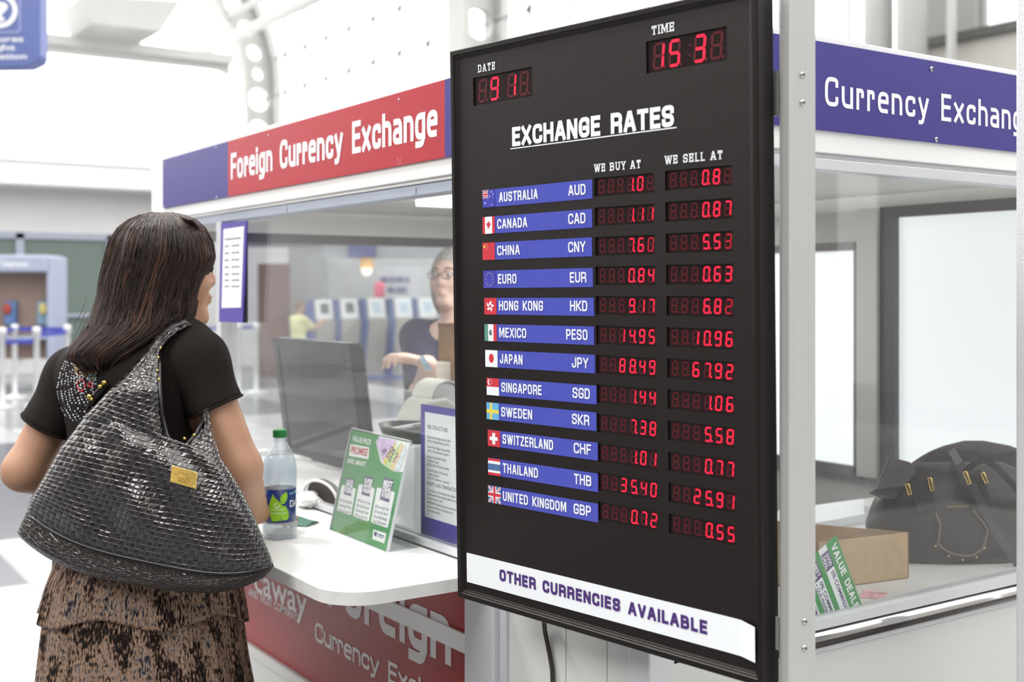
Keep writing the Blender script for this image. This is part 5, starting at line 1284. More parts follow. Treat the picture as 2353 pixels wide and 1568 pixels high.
def croc_mat():
    m = bpy.data.materials.new('embossed_leather'); m.use_nodes = True; n = m.node_tree.nodes; l = m.node_tree.links; b = n['Principled BSDF']
    uv = n.new('ShaderNodeTexCoord'); mp = n.new('ShaderNodeMapping'); mp.inputs['Scale'].default_value = (1.0, 1.7, 1); l.new(uv.outputs['UV'], mp.inputs['Vector'])
    vo = n.new('ShaderNodeTexVoronoi'); vo.feature = 'DISTANCE_TO_EDGE'; vo.inputs['Scale'].default_value = 1.1; l.new(mp.outputs[0], vo.inputs['Vector'])
    rp = n.new('ShaderNodeValToRGB'); rp.color_ramp.elements[1].position = .14; l.new(vo.outputs['Distance'], rp.inputs['Fac'])
    bp = n.new('ShaderNodeBump'); bp.inputs['Strength'].default_value = .6; bp.inputs['Distance'].default_value = .0025; l.new(rp.outputs['Color'], bp.inputs['Height']); l.new(bp.outputs['Normal'], b.inputs['Normal'])
    b.inputs['Base Color'].default_value = (.022, .017, .014, 1); b.inputs['Roughness'].default_value = .27; b.inputs['Specular IOR Level'].default_value = .7
    return m
m_wv, m_cr = weave_mat(), croc_mat(); m_pip = mat('piping_black', rgb(24, 20, 20), rough=.25, spec=.6); m_gold = mat('polished_gold', (.80, .56, .16), rough=.16, metal=1.0, var=.08)
bag = thing('shoulder_bag', 'big black woven patent shoulder bag with a gold plate hanging from the woman', 'bag', P(330, 1300, 2.3)); bag.matrix_world = Matrix.Identity(4)
def bdep(x, y):
    d = 2.41 - .165 * (x - 40) / 590
    if y < 900: d += .085 * min(1, (900 - y) / 150)
    return d
def bagloft(name, lev, T, m_, tb=.45, nu=44, sub=6, wr=0.0, parent=None, uvs=12.5, label=None):
    """lev: (L, R, sag) rows bottom to top; closed cross-sections with a fuller front than back"""
    tt = np.linspace(0, len(lev) - 1, (len(lev) - 1) * sub + 1); vs = []; uv = []; n = 2 * nu; vl = 0; prev = None
    for j, t in enumerate(tt):
        i = min(int(t), len(lev) - 2); f = t - i; f = f if len(lev) < 3 else f
        cr = lambda k: [np.interp(t, range(len(lev)), [lev[q][k][c] for q in range(len(lev))]) for c in (0, 1)]
        L, R_ = cr(0), cr(1); sag = np.interp(t, range(len(lev)), [q[2] for q in lev]); th = np.interp(t, range(len(lev)), T); ex = np.interp(t, range(len(lev)), [q[3] if len(q) > 3 else 0 for q in lev])
        mid = ((L[0] + R_[0]) / 2, (L[1] + R_[1]) / 2 + sag)
        if prev: vl += math.dist(mid, prev)
        prev = mid; Lw = math.dist(L, R_)
        for k in range(n):
            a = 2 * math.pi * k / n; u = .5 - .5 * math.cos(a); c = abs(math.sin(a)) ** .75 * (1 if math.sin(a) >= 0 else -1)
            x = L[0] + (R_[0] - L[0]) * u; y = L[1] + (R_[1] - L[1]) * u + sag * (1 - abs(2 * u - 1) ** 3.2)
            w = wr * (math.sin(u * 21 + t * .9) * .5 + math.sin(u * 34 - t * 1.7) * .35 + math.sin(u * 11 + t * 2.6) * .5) * min(1, 4 * u * (1 - u)) * min(1, t / 1.2) if c > 0 else 0
            d = bdep(x, y) + ex - (th * c if c > 0 else th * tb * c) + w
            vs.append(P(x, y, d)); uv.append(((u if c >= 0 else 2 - u) * Lw / uvs, vl / uvs))
    m = len(tt); fs = [(j * n + k, j * n + (k + 1) % n, (j + 1) * n + (k + 1) % n, (j + 1) * n + k) for j in range(m - 1) for k in range(n)]
    fs += [tuple(range(n - 1, -1, -1)), tuple(range((m - 1) * n, m * n))]
    me = bpy.data.meshes.new(name); me.from_pydata([tuple(v) for v in vs], [], fs); me.materials.append(m_); me.polygons.foreach_set('use_smooth', [True] * len(fs)); ul = me.uv_layers.new(name='uv')
    for p in me.polygons:
        for li in p.loop_indices: ul.data[li].uv = uv[me.loops[li].vertex_index]
    return put(name, me, parent or bag, label=label)
E1 = ((60, 1180), (629, 1299), 54)
body_ = bagloft('bag_body', [E1, ((66, 1155), (622, 1277), 42), ((80, 1128), (606, 1238), 24), ((106, 1085), (580, 1178), 8), ((140, 1026), (552, 1122), 0), ((172, 986), (528, 1082), -4), ((198, 952), (502, 1046), -4), ((206, 944), (470, 1040), 0)],
                [.062, .070, .076, .074, .066, .052, .036, .016], m_wv, wr=.011, sub=8, nu=60)
bagloft('base_panel', [((46, 1236), (606, 1328), 66), ((39, 1224), (622, 1312), 66), ((50, 1200), (628, 1304), 60), E1], [.040, .058, .064, .061], m_cr, sub=4, uvs=11)
bagloft('shoulder_strap', [((196, 955), (402, 1036), 0), ((214, 936), (384, 1000), 0), ((240, 908), (371, 950), 0), ((272, 876), (367, 895), 0), ((304, 842), (366, 848), 0), ((333, 806), (368, 810), 0), ((358, 772), (386, 784), 0), ((388, 744), (414, 760), 0, .006), ((420, 733), (440, 748), 0, .035), ((446, 744), (458, 756), 0, .085)],
        [.036, .034, .030, .026, .023, .020, .017, .015, .014, .012], m_wv, sub=6, wr=.003)
bagloft('shoulder_strap', [((404, 1036), (508, 1056), 0), ((428, 1012), (500, 1028), 0, .015), ((452, 990), (490, 1004), 0, .035), ((464, 962), (484, 970), 0, .06), ((468, 930), (482, 934), 0, .085)], [.030, .024, .018, .013, .010], m_wv, sub=6, wr=.004)
# piping along the base seam and round the mouth
def edge_pt(L, R_, sag, u, th, off=0): 
    x = L[0] + (R_[0] - L[0]) * u; y = L[1] + (R_[1] - L[1]) * u + sag * (1 - abs(2 * u - 1) ** 3.2); c = (2 * math.sqrt(max(u * (1 - u), 0))) ** .75
    return P(x, y, bdep(x, y) - th * c - off)
MB().tube([edge_pt(*E1, u, .0625, .0005) for u in np.linspace(.004, .996, 50)], .0034, 8).link('piping', m_pip, bag, smooth=True)
mo_ = [(367, 810, .004), (367, 850, .006), (368, 895, .010), (372, 950, .012), (384, 1000, .020), (402, 1030, .030), (430, 1022, .012), (452, 996, -.012), (466, 962, -.04)]
MB().tube([P(x, y, bdep(x, y) - o) for x, y, o in mo_], .0042, 8).link('mouth_binding', m_pip, bag, smooth=True)
gs = MB()
for x, y, o in ((369, 800, .010), (364, 822, .010), (362, 852, .012), (366, 872, .012), (424, 1008, .03), (428, 1022, .026), (392, 1014, .034), (446, 1000, .014)): gs.ball(P(x, y, bdep(x, y) - o - .004), .0030, 8, 6)
gs.link('gold_stud', m_gold, bag, smooth=True)
# gold name plate
bvb = BVHTree.FromPolygons([v.co.copy() for v in body_.data.vertices], [tuple(p.vertices) for p in body_.data.polygons])
def onbag(x, y): h_ = bvb.ray_cast(CAM, ray(x, y).normalized()); return h_[0]
pc_ = ((395, 1070), (454, 1087), (450, 1127), (391, 1108)); hits = []
for a in np.linspace(0, 1, 5):
    for b_ in np.linspace(0, 1, 5): hits.append(bvb.ray_cast(CAM, ray(395 + 59 * a - 4 * b_, 1070 + 17 * a + 38 * b_).normalized()))
gn = sum((h_[1] if h_[1].dot(CAM - h_[0]) > 0 else -h_[1] for h_ in hits), Vector()).normalized(); o_p = max(h_[0].dot(gn) for h_ in hits)
def onpl(x, y): r = ray(x, y); return CAM + r * ((o_p + .0008 - CAM.dot(gn)) / r.dot(gn))
gp = [onpl(*q) for q in pc_]; gp[2] = gp[1] + gp[3] - gp[0]
pl_ = MB().prism(gp, gn * .002).link('name_plate', m_gold, bag, bevel=.0006)
gr = MB(); m_gd = mat('engraving', (.36, .23, .05), rough=.4, metal=.8)
gx, gy = (gp[1] - gp[0]), (gp[0] - gp[3])
for a0, b0, L_ in ((.2, .70, .5), (.15, .52, .62), (.2, .36, .55), (.25, .22, .4)):
    pts = [gp[3] + gx * (a0 + L_ * t) + gy * (b0 + .06 * math.sin(t * 25 + a0 * 9)) + gn * .0021 for t in np.linspace(0, 1, 30)]; gr.tube(pts, .0006, 4)
gr.link('engraved_script', m_gd, pl_)
rv = MB()
for a, b_ in ((.07, .1), (.93, .1), (.07, .9), (.93, .9)): rv.ball(gp[3] + gx * a + gy * b_ + gn * .002, .0019, 8, 5)
rv.link('rivet', m_gold, pl_, smooth=True)
# far handle tab with its gold studs, at the woman's back
tb = [P(x, y, 2.385) for x, y in ((243, 872), (252, 886), (212, 934), (196, 946), (204, 916))]
tabm = MB().prism(tb, (P(220, 900, 2.40) - P(220, 900, 2.385))).link('handle_tab', m_pip, bag, bevel=.003)
gs = MB()
for x, y, r in ((240, 880, .0058), (231, 889, .0052), (206, 912, .0058), (211, 918, .004)): gs.ball(P(x, y, 2.379), r, 10, 6)
gs.link('gold_stud', m_gold, tabm, smooth=True)
# slim black stick standing at the woman's far side
sa, sb = P(125, 1270, 2.62), P(122, 1345, 2.62); s0 = sa + (sb - sa).normalized() * 0
dv = (sb - sa).normalized(); s1 = sa + dv * ((sa.z - .0) / -dv.z)
hk = thing('walking_stick', 'slim black stick standing beside the tweed skirt', 'stick', s1); hk.matrix_world = Matrix.Identity(4)
MB().tube([s1, sa - dv * .05], .0045, 10).link('shaft', m_pip, hk, smooth=True)
t_ = sa - dv * .05; MB().tube([t_ + X_ * (-.045 + .09 * k / 8) + Z_ * .006 * math.sin(math.pi * k / 8) for k in range(9)], .007, 10).link('handle', m_pip, hk, smooth=True)
# ------------------------------------------------------------------ inside the side window
ZD = .8665
b1 = onz(2088, 1329, ZD); top_ = onz(2090, 1222.5, ZD + .0935); f1 = onz(1929, 1241, ZD + .0935); k1 = onz(1878, 1204, ZD + .0935)
ex = (f1 - top_); ex.z = 0; ex.normalize(); ey = (k1 - top_); ey.z = 0; ey.normalize()
bx_ = thing('cardboard_box', 'open shallow brown cardboard box on the desk behind the side window', 'box', (b1.x, b1.y, ZD)); bx_.matrix_world = Matrix.Identity(4)
m_cb = mat('cardboard', rgb(188, 160, 122), rough=.75, var=.06, scale=40); o = Vector((b1.x, b1.y, ZD)); LX, LY, HB = .235, .27, .0935
def bw(a, b_, nn): return MB().prism([a, b_, b_ + Z_ * HB, a + Z_ * HB], nn * .003)
nx_ = ey * 1.0; ny_ = ex * 1.0
for a, b_, nn in ((o, o + ex * LX, ey), (o, o + ey * LY, ex), (o + ey * LY, o + ey * LY + ex * LX, -ey), (o + ex * LX, o + ex * LX + ey * LY, -ex)): bw(a, b_, nn).link('side', m_cb, bx_)
MB().prism([o, o + ex * LX, o + ex * LX + ey * LY, o + ey * LY], Z_ * .002).link('bottom', m_cb, bx_)
# leaflet propped against the glass, turned on its side
xg_ = -.010
A = onx(1920.5, 1229, xg_); B = onx(1981, 1393, xg_); Rl = (B - A); Ll = Rl.length; Rl.normalize(); Ul = Rl.cross(Vector((-1, 0, 0))); Ul = Ul if Ul.y > 0 else -Ul
lf = thing('value_leaflet', 'green and white value deals leaflet leaning inside the side window', 'leaflet', (xg_, A.y, ZD)); lf.matrix_world = Matrix.Identity(4)
H_ = .135
def lq(mb, a0, a1, b0, b1, k): mb.add([A + Rl * a + Ul * b_ + X_ * (.0003 + .00012 * k) for a, b_ in ((a0, b0), (a1, b0), (a1, b1), (a0, b1))], [(0, 1, 2, 3)])
zlow = min((A + Rl * Ll).z, (A + Rl * Ll - Ul * H_).z)
MB().prism([A, A + Rl * Ll, A + Rl * Ll - Ul * H_, A - Ul * H_], X_ * .0003).link('sheet', m_fg, lf)
w1 = .0305; cols = [(-.031, -.053), (-.066, -.089), (-.101, -.124)]
for i, (b0, b1_) in enumerate(cols):
    mb = MB(); lq(mb, .0, Ll, b1_, b0, 1); c_ = mb.link('white_band', m_fw, lf)
    mb = MB(); lq(mb, .012 - .002 * i, .047, b1_ + .001, b0 - .001 + .002, 2); mb.link('deal_tab', m_ft, c_)
lfr = lambda k: (A + X_ * (.0003 + .00012 * k), Rl, Ul)
mb = MB(); strokes(mb, 'VALUE DEALS', .012, Ll - .004, -.0215, .0150, lfr(2), wt=.22, aspect=.75, gap=.14); mb.link('heading', m_fw, lf)
mb = MB()
for i, (a_, b_) in enumerate((('GOOD', 'DEAL'), ('BEST', 'VALUE'), ('SUPER', 'SAVER'))):
    b0 = cols[i][0]; text(mb, a_, .016, .042, b0 - .0095, .0075, lfr(4), .03); text(mb, b_, .016, .042, b0 - .0195, .0075, lfr(4), .03)
mb.link('tab_lettering', m_fw, lf)
mb = MB()
for i in range(3): text(mb, '0% COMMISSION', .053, Ll - .003, cols[i][0] - .0115, .0085, lfr(3), .02)
text(mb, '+ OUR PREFERRED RATE', .050, Ll - .002, cols[1][0] - .0225, .0078, lfr(3), .015)
mb.link('lettering', m_ft, lf)
# loose papers
def flat(name, m_, px, label, cat, dz=.0008):
    o_ = MB().prism([onz(x, y, ZD) for x, y in px], Z_ * dz).link(name, m_); return tag(o_, label, cat)
m_rw = mat('printed_red_white', rgb(222, 170, 176), rough=.5, var=.35, scale=70)
flat('red_leaflet', m_rw, ((1984, 1357), (2040, 1364), (2028, 1378), (1975, 1374)), 'red and white leaflet lying flat under the side window beside the cardboard box', 'leaflet')
for k in range(3): pass
flat('paper_stack', m_ns, ((1790, 1190), (1985, 1163), (1986, 1200), (1800, 1235)), 'stack of white paper on the desk behind the cardboard box', 'paper', .02)
# dark handbag
hb = thing('handbag', 'dark brown handbag with gold rings slumped on the desk behind the side window', 'bag', P(2170, 1290, 2.60)); hb.matrix_world = Matrix.Identity(4)
m_hb = mat('handbag_leather', rgb(42, 33, 30), rough=.45, spec=.5, var=.25, scale=260, bump=.3); m_hs = mat('handbag_strap', rgb(44, 38, 38), rough=.35, var=.1); m_ed = mat('strap_edge', rgb(120, 106, 92), rough=.6); m_fur = mat('dark_jacket_cloth', rgb(56, 52, 52), rough=.9, var=.35, scale=120, bump=.8)
def loft2(rows, n=48, ys=None):
    rs = []
    for y in ys:
        L, R_, dc, rd = interp(rows, y); rs.append([P((L + R_) / 2 - (R_ - L) / 2 * math.cos(2 * math.pi * k / n) * 1.0, y + 5 * math.sin(9 * k / n * 6.28) * (1 if 1110 < y < 1280 else 0) * .6, dc - rd * math.copysign(abs(math.sin(2 * math.pi * k / n)) ** .7, math.sin(2 * math.pi * k / n))) for k in range(n)])
    return MB().rings(rs)
rows = [(1062, 2100, 2300, 2.66, .012), (1080, 2068, 2345, 2.65, .035), (1110, 2035, 2375, 2.64, .055), (1150, 2006, 2395, 2.63, .068), (1200, 1988, 2405, 2.625, .075), (1250, 1992, 2402, 2.625, .074), (1285, 2005, 2390, 2.625, .070), (1300, 2014, 2380, 2.63, .060)]
loft2(rows, ys=np.linspace(1062, 1298, 26)).link('bag_body', m_hb, hb, smooth=True)
rows = [(1013, 2215, 2260, 2.78, .01), (1020, 2180, 2310, 2.78, .035), (1040, 2130, 2360, 2.775, .05), (1070, 2085, 2390, 2.77, .055), (1120, 2050, 2400, 2.765, .05), (1200, 2040, 2400, 2.76, .045), (1255, 2040, 2400, 2.76, .04)]
o_ = loft2(rows, ys=np.linspace(1013, 1254, 22)).link('folded_jacket', m_fur, smooth=True); tag(o_, 'dark folded jacket heaped behind the brown handbag', 'jacket')
# gusset flap standing up at its left end
fl2 = [P(x, y, d) for x, y, d in ((1994, 1134, 2.575), (2010, 1124, 2.570), (2044, 1046, 2.60), (2052, 1052, 2.60), (2090, 1062, 2.60), (2104, 1074, 2.59), (2106, 1092, 2.585), (2078, 1120, 2.570), (2060, 1150, 2.562), (2030, 1146, 2.562))]
MB().prism(fl2, P(2050, 1100, 2.615) - P(2050, 1100, 2.60)).link('end_flap', m_hb, hb, bevel=.003)
def strap_(pts, w, d, name, mt=m_hs):
    q = [P(x, y, d_) for x, y, d_ in pts]; mb = MB(); rs = []
    for k, p in enumerate(q):
        t = (q[min(k + 1, len(q) - 1)] - q[max(k - 1, 0)]).normalized(); v_ = (CAM - p).normalized(); s = t.cross(v_).normalized(); rs.append([p - s * w, p + s * w, p + s * w + v_ * .004, p - s * w + v_ * .004])
    return mb.rings(rs).link(name, mt, hb)
def tab_(name, px, d, m_, th=.004):
    q = [P(x, y, d) for x, y in px]; v_ = (CAM - q[0]).normalized(); MB().prism(q, v_ * th).link(name, m_, hb, bevel=.001)
tab_('strap_loop', ((2089, 1110), (2133, 1098), (2141, 1118), (2094, 1135)), 2.548, m_hs); tab_('strap_tab', ((2095, 1136), (2141, 1119), (2153, 1166), (2108, 1179)), 2.552, m_hb)
tab_('strap_loop', ((2220, 1085), (2253, 1079), (2263, 1102), (2227, 1112)), 2.548, m_hs); tab_('strap_tab', ((2228, 1113), (2263, 1102), (2277, 1151), (2240, 1148)), 2.552, m_hb)
strap_([(2186, 1034, 2.70), (2205, 1065, 2.60), (2232, 1110, 2.545), (2256, 1160, 2.540), (2290, 1225, 2.540), (2340, 1300, 2.545)], .0085, 0, 'long_strap', mat('strap_slate', rgb(66, 62, 72), rough=.4))
strap_([(2218, 1085, 2.57), (2240, 1065, 2.565), (2262, 1058, 2.56), (2290, 1075, 2.555), (2320, 1105, 2.55), (2350, 1140, 2.548)], .007, 0, 'handle')
for (x, y), (x2, y2) in (((2084, 1113), (2091, 1137)), ((2136, 1099), (2142, 1128)), ((2217, 1085), (2228, 1113)), ((2257, 1087), (2267, 1110))):
    a_, b_ = P(x, y, 2.541), P(x2, y2, 2.541); u_ = (b_ - a_); s_w = u_.cross(CAM - a_).normalized() * .0032
    MB().tube([a_ - s_w, a_ + s_w, b_ + s_w, b_ - s_w, a_ - s_w], .0016, 8).link('gold_ring', m_gold, hb, smooth=True)
pts = [(2152, 1110), (2170, 1112), (2182, 1122)]; 
lp = [(2150, 1180), (2160, 1205), (2158, 1235), (2155, 1248), (2168, 1262), (2190, 1274), (2216, 1278), (2240, 1275), (2258, 1262), (2264, 1242), (2270, 1222), (2262, 1205), (2248, 1190), (2236, 1172)]
MB().tube([P(x, y, 2.546) for x, y in lp], .0022, 6).link('handle_loop', m_ed, hb, smooth=True)
mb = MB()
for x, y in ((2150, 1255), (2180, 1278), (2212, 1287), (2244, 1281), (2262, 1260)): mb.ball(P(x, y, 2.547), .0026, 8, 5)
mb.link('rivet', m_gold, hb, smooth=True)
mb = MB()
for k in range(26): p = P(2176 + k * 1.9, 1166 - k * .1 + (1.5 if k % 2 else -1.5), 2.548); mb.ball(p, .0013, 5, 3)
mb.link('zip', m_gold, hb)
# teller behind the glass
tl = thing('person', 'grey-haired bank teller in glasses and dark blue top holding a note inside the booth', 'person', (-2.0, 1.0, 0)); tl.matrix_world = Matrix.Identity(4)
dT = 4.2; Ht = V3(P(1040, 640, dT)); Ft = dirw(-.45, -.89); Ft = Ft / np.linalg.norm(Ft); Rt = np.cross(Ft, Ub); At = (Rt, Ft, Ub)
th_, tq, tA = head_prims(Ht, Ft, .92)
c0 = Ht - Ub * .27 - Ft * .02
sR, sL = c0 + Rt * .155 + Ub * .06, c0 - Rt * .155 + Ub * .06
hw_ = V3(P(984, 836, 3.66)); eR = sR + (hw_ - sR) * .45 - Ub * .16
hwl = V3(P(1170, 868, 3.66)); eL = sL + (hwl - sL) * .45 - Ub * .16
tt_ = [(ell(c0 - Ub * .10, At, (.165, .105, .22)), 0), (cap_(sR, sL, .05, .05), .05), (ell(c0 - Ub * .42, At, (.15, .11, .20)), .06), (ell(c0 - Ub * .60, At, (.17, .12, .14)), .06)]
ta_ = [(cap_(sR, eR, .050, .042), .03), (cap_(eR, hw_, .041, .026), .02), (cap_(sL, eL, .050, .042), .03), (cap_(eL, hwl, .041, .026), .02)]
lg_ = [(cap_(c0 + sg * Rt * .09 - Ub * .62, np.array([*(c0 + sg * Rt * .09)[:2], .09]), .08, .038), .05) for sg in (-1, 1)] + [(cap_(np.array([*(c0 + sg * Rt * .09)[:2], .04]), np.array([*(c0 + sg * Rt * .09 + Ft * .15)[:2], .03]), .036, .028), .03) for sg in (-1, 1)]
m_skt = mat('skin_light', rgb(244, 208, 192), rough=.5, spec=.3, var=.04, scale=14)
grow('body', tt_ + [(cap_(c0 + Ub * .06, Ht - Ub * .07, .05, .046), .03)] + th_ + ta_ + lg_ + hand_prims(hw_, dirw(-.75, -.35, .25), V3((0, 0, 1)), 1, .55) + hand_prims(hwl, dirw(.2, -.9, -.1), Ub, -1, .4), .008, m_skt, tl)
face_bits(tq, tA, tl, .92)
m_tt = mat('teller_blue_top', rgb(66, 64, 92), rough=.8, var=.1, scale=80)
grow('top', tt_ + [(cap_(sR, sR + (eR - sR) * .8, .054, .050), .03), (cap_(sL, sL + (eL - sL) * .8, .054, .050), .03)], .010, m_tt, tl, g=.010, cuts=(lambda X, Y, Z: (c0[2] - .55) - Z + 0 * X + 0 * Y, lambda X, Y, Z: .085 - np.sqrt((X - c0[0] - Ft[0] * .05) ** 2 + (Y - c0[1] - Ft[1] * .05) ** 2 + (Z - c0[2] - .13) ** 2)))
grow('hair', [(ell(tq(0, -.028, .032), tA, (.081, .090, .087)), 0), (ell(tq(0, -.065, -.05), tA, (.080, .05, .10)), .04), (ell(tq(.062, -.02, -.03), tA, (.025, .06, .10)), .02), (ell(tq(-.062, -.02, -.03), tA, (.025, .06, .10)), .02), (ell(tq(0, .098, .0), tA, (.062, .07, .098)), -1)], .007, mat('hair_grey', rgb(200, 194, 190), rough=.6, var=.3, scale=120), tl)
gm_ = mat('spectacle_frame', rgb(90, 84, 84), rough=.3, metal=.5); mb = MB()
for sg in (-1, 1): mb.tube([Vector(tq(sg * .031 + .022 * math.cos(a), .098, .012 + .015 * math.sin(a))) for a in np.linspace(0, 2 * math.pi, 20)], .0014, 6, cap=False); mb.tube([Vector(tq(sg * .053, .096, .016)), Vector(tq(sg * .076, .0, .012))], .0014, 6)
mb.tube([Vector(tq(-.010, .099, .014)), Vector(tq(.010, .099, .014))], .0014, 6); mb.link('spectacles', gm_, tl, smooth=True)
n0 = P(958, 812, 3.70); n1_ = P(1000, 852, 3.72)
o_ = MB().prism([P(962, 822, 3.60), P(972, 816, 3.61), P(996, 852, 3.63), P(978, 852, 3.62)], P(970, 830, 3.622) - P(970, 830, 3.62)).link('banknote', mat('banknote_blue', rgb(166, 190, 206), rough=.6, var=.2, scale=60)); tag(o_, 'pale blue banknote in the hand of the teller', 'banknote')
# ------------------------------------------------------------------ far things in the hall
# hanging sign
hg = thing('hanging_sign', 'blue hanging information sign with a white question mark', 'sign'); dS = 9.0
def sq(x, y, t=0): return P(x, y, dS) + Fs * t
xs_ = (P(100, 100, dS) - P(0, 100, dS)).normalized(); Fs = -Vector((-xs_.y, xs_.x, 0)); 
m_hs2 = mat('hall_sign_blue', rgb(92, 108, 168), rough=.4, var=.03); m_hw = mat('hall_sign_white', rgb(240, 242, 246), rough=.4, var=.01); m_hm = mat('hall_sign_trim', rgb(138, 146, 196), rough=.4)
ol_ = [(-330, -60), (92, -60), (92, 128), (86, 142), (60, 154), (-330, 158)]
MB().prism([sq(*p, .0) for p in ol_], -Fs * .16).link('sign_box', m_hs2, hg, bevel=.01)
px_m = dS / FPX
def hfr(x, y, k): return (sq(x, y, .004 * k), xs_, Z_)
mb = MB(); outer = [(-64, -40), (50, -40), (50, 70), (44, 78), (-64, 78)]; inn_ = [(-56, -40), (43, -40), (43, 66), (38, 70), (-56, 70)]
mb.prism([sq(*p, .006) for p in outer], -Fs * .004); mb.link('pictogram_border', m_hm, hg)
mb = MB(); mb.prism([sq(*p, .010) for p in inn_], -Fs * .002); mb.link('pictogram_field', m_hs2, hg)
mb = MB(); c = (2, 25); rs = [[sq(c[0] + r * math.cos(a), c[1] + r * math.sin(a), .014) for a in np.linspace(0, 2 * math.pi, 40, endpoint=False)] for r in (40, 29)]; mb.rings(rs, cap=False); mb.link('ring', m_hw, hg)
mb = MB(); text(mb, '?', -12 * px_m, 20 * px_m, -25 * px_m, 44 * px_m, hfr(0, 25, 3.5), .04); mb.link('question_mark', m_hw, hg)
mb = MB()
for i, (w_, x1) in enumerate((('Departures', 54), ('Flight', 36), ('Information', 62))): text(mb, w_, (x1 - (150 if i != 1 else 80)) * px_m, x1 * px_m, -(96 + i * 20) * px_m, 13 * px_m, hfr(0, 0, 1), .02)
mb.link('lettering', m_hw, hg)
mb = MB()
for x in (-250, 20): mb.tube([sq(x, -60, -.08), sq(x, -60, -.08) + Z_ * 4.5], .02, 8)
mb.link('hanger', m_steel, hg)

def place(px, d): v = P(px, HZ, d); return Vector((v.x, v.y, 0))
# information stand at the far left
dI = 18.0; i0 = place(-70, dI); ih = (P(0, HZ, dI) - P(100, HZ, dI)).normalized() * -1; inn2 = Vector((-ih.y, ih.x, 0)); k_ = dI / FPX
M_i = Matrix(((ih.x, inn2.x, 0, i0.x), (ih.y, inn2.y, 0, i0.y), (0, 0, 1, 0), (0, 0, 0, 1)))
st_ = thing('telephone_stand', 'grey framed telephone stand with brown panel behind the belt barriers', 'telephone stand', matrix=M_i)
wI = 208 * k_; zI = 1.45 + (HZ - 588) * k_
m_sf = mat('stand_frame', rgb(164, 172, 194), rough=.4, var=.03); m_bp = mat('stand_brown', rgb(142, 122, 114), rough=.5, var=.08, scale=2)
mb = MB(); mb.box(wI - .09, wI, -.3, .3, 0, zI - .02); mb.box(0, .09, -.3, .3, 0, zI - .02); mb.link('upright', m_sf, st_, bevel=.02)
mb = MB(); mb.box(0, wI - .07, -.34, .34, zI - .25, zI); mb.link('header', m_sf, st_, bevel=.03)
MB().box(.09, wI - .09, .0, .06, .45, zI - .25).link('back_panel', m_bp, st_)
mb = MB(); text(mb, 'Telephones', .0, 64 * k_, 0, .085, (Vector((wI - 116 * k_, -.345, zI - .17)), X_, Z_), .02); mb.link('lettering', m_hw, st_)
for i, (x, c1, c2) in enumerate(((86, (168, 70, 60), (90, 120, 168)), (160, (214, 196, 120), (120, 150, 170)))):
    b_ = MB().box(x * k_, (x + 26) * k_, -.10, 0, 1.45 - 75 * k_, 1.45 - 20 * k_).link('telephone', mat('phone_%d' % i, rgb(*c2), rough=.4, var=.2, scale=9), st_, bevel=.02)
    MB().ball(((x + 8 + 8 * i) * k_, -.12, 1.45 - 38 * k_), (.06, .03, .09), 10, 6).link('handset', mat('handset_%d' % i, rgb(*c1), rough=.4), b_, smooth=True)
MB().box(.09, wI - .09, -.25, .05, .75, .80).link('shelf', m_sf, st_)
# belt barriers
m_post = mat('barrier_post', rgb(206, 208, 210), rough=.3, metal=.4); m_belt = mat('barrier_belt', rgb(62, 70, 168), rough=.6, var=.04)
bar = []
for px, d in ((5, 15.0), (34, 16.4), (84, 15.2), (155, 16.2), (460, 16.5), (548, 17.0), (588, 17.2)):
    o_ = thing('belt_barrier', '', 'barrier', place(px, d), 'belt barrier posts in the hall'); bar.append((o_, d))
    MB().lathe([(.001, 0), (.17, 0), (.17, .02), (.05, .035), (.035, .05), (.035, .90), (.05, .905), (.05, 1.0), (.02, 1.01), (.001, 1.01)], n=18, cap=False).link('stanchion', m_post, o_, smooth=True)
labs = ['silver belt barrier post at the far left edge of the hall floor', 'slender silver belt barrier post, second from the left edge of the hall floor', 'silver belt barrier post standing before the brown telephone panel', 'silver belt barrier post nearest the dark hair of the woman',
        'silver belt barrier post seen through the left end pane of the booth', 'silver belt barrier post under the hanging blue notice seen through the glass', 'silver belt barrier post farthest right, left of the monitor through the glass']
for (o_, d), L_ in zip(bar, labs): o_['label'] = L_
def belt(i, j, z0=.92):
    a, b_ = bar[i][0].location, bar[j][0].location; d = (b_ - a); nrm = Vector((-d.y, d.x, 0)).normalized() * .003; inv = -Vector(a)
    MB().prism([a + inv + Z_ * z0, b_ + inv + Z_ * z0, b_ + inv + Z_ * (z0 + .055), a + inv + Z_ * (z0 + .055)], nrm).link('belt', m_belt, bar[i][0])
belt(0, 1); belt(1, 3); belt(2, 3, .88); belt(0, 2, .80); belt(4, 5); belt(5, 6)
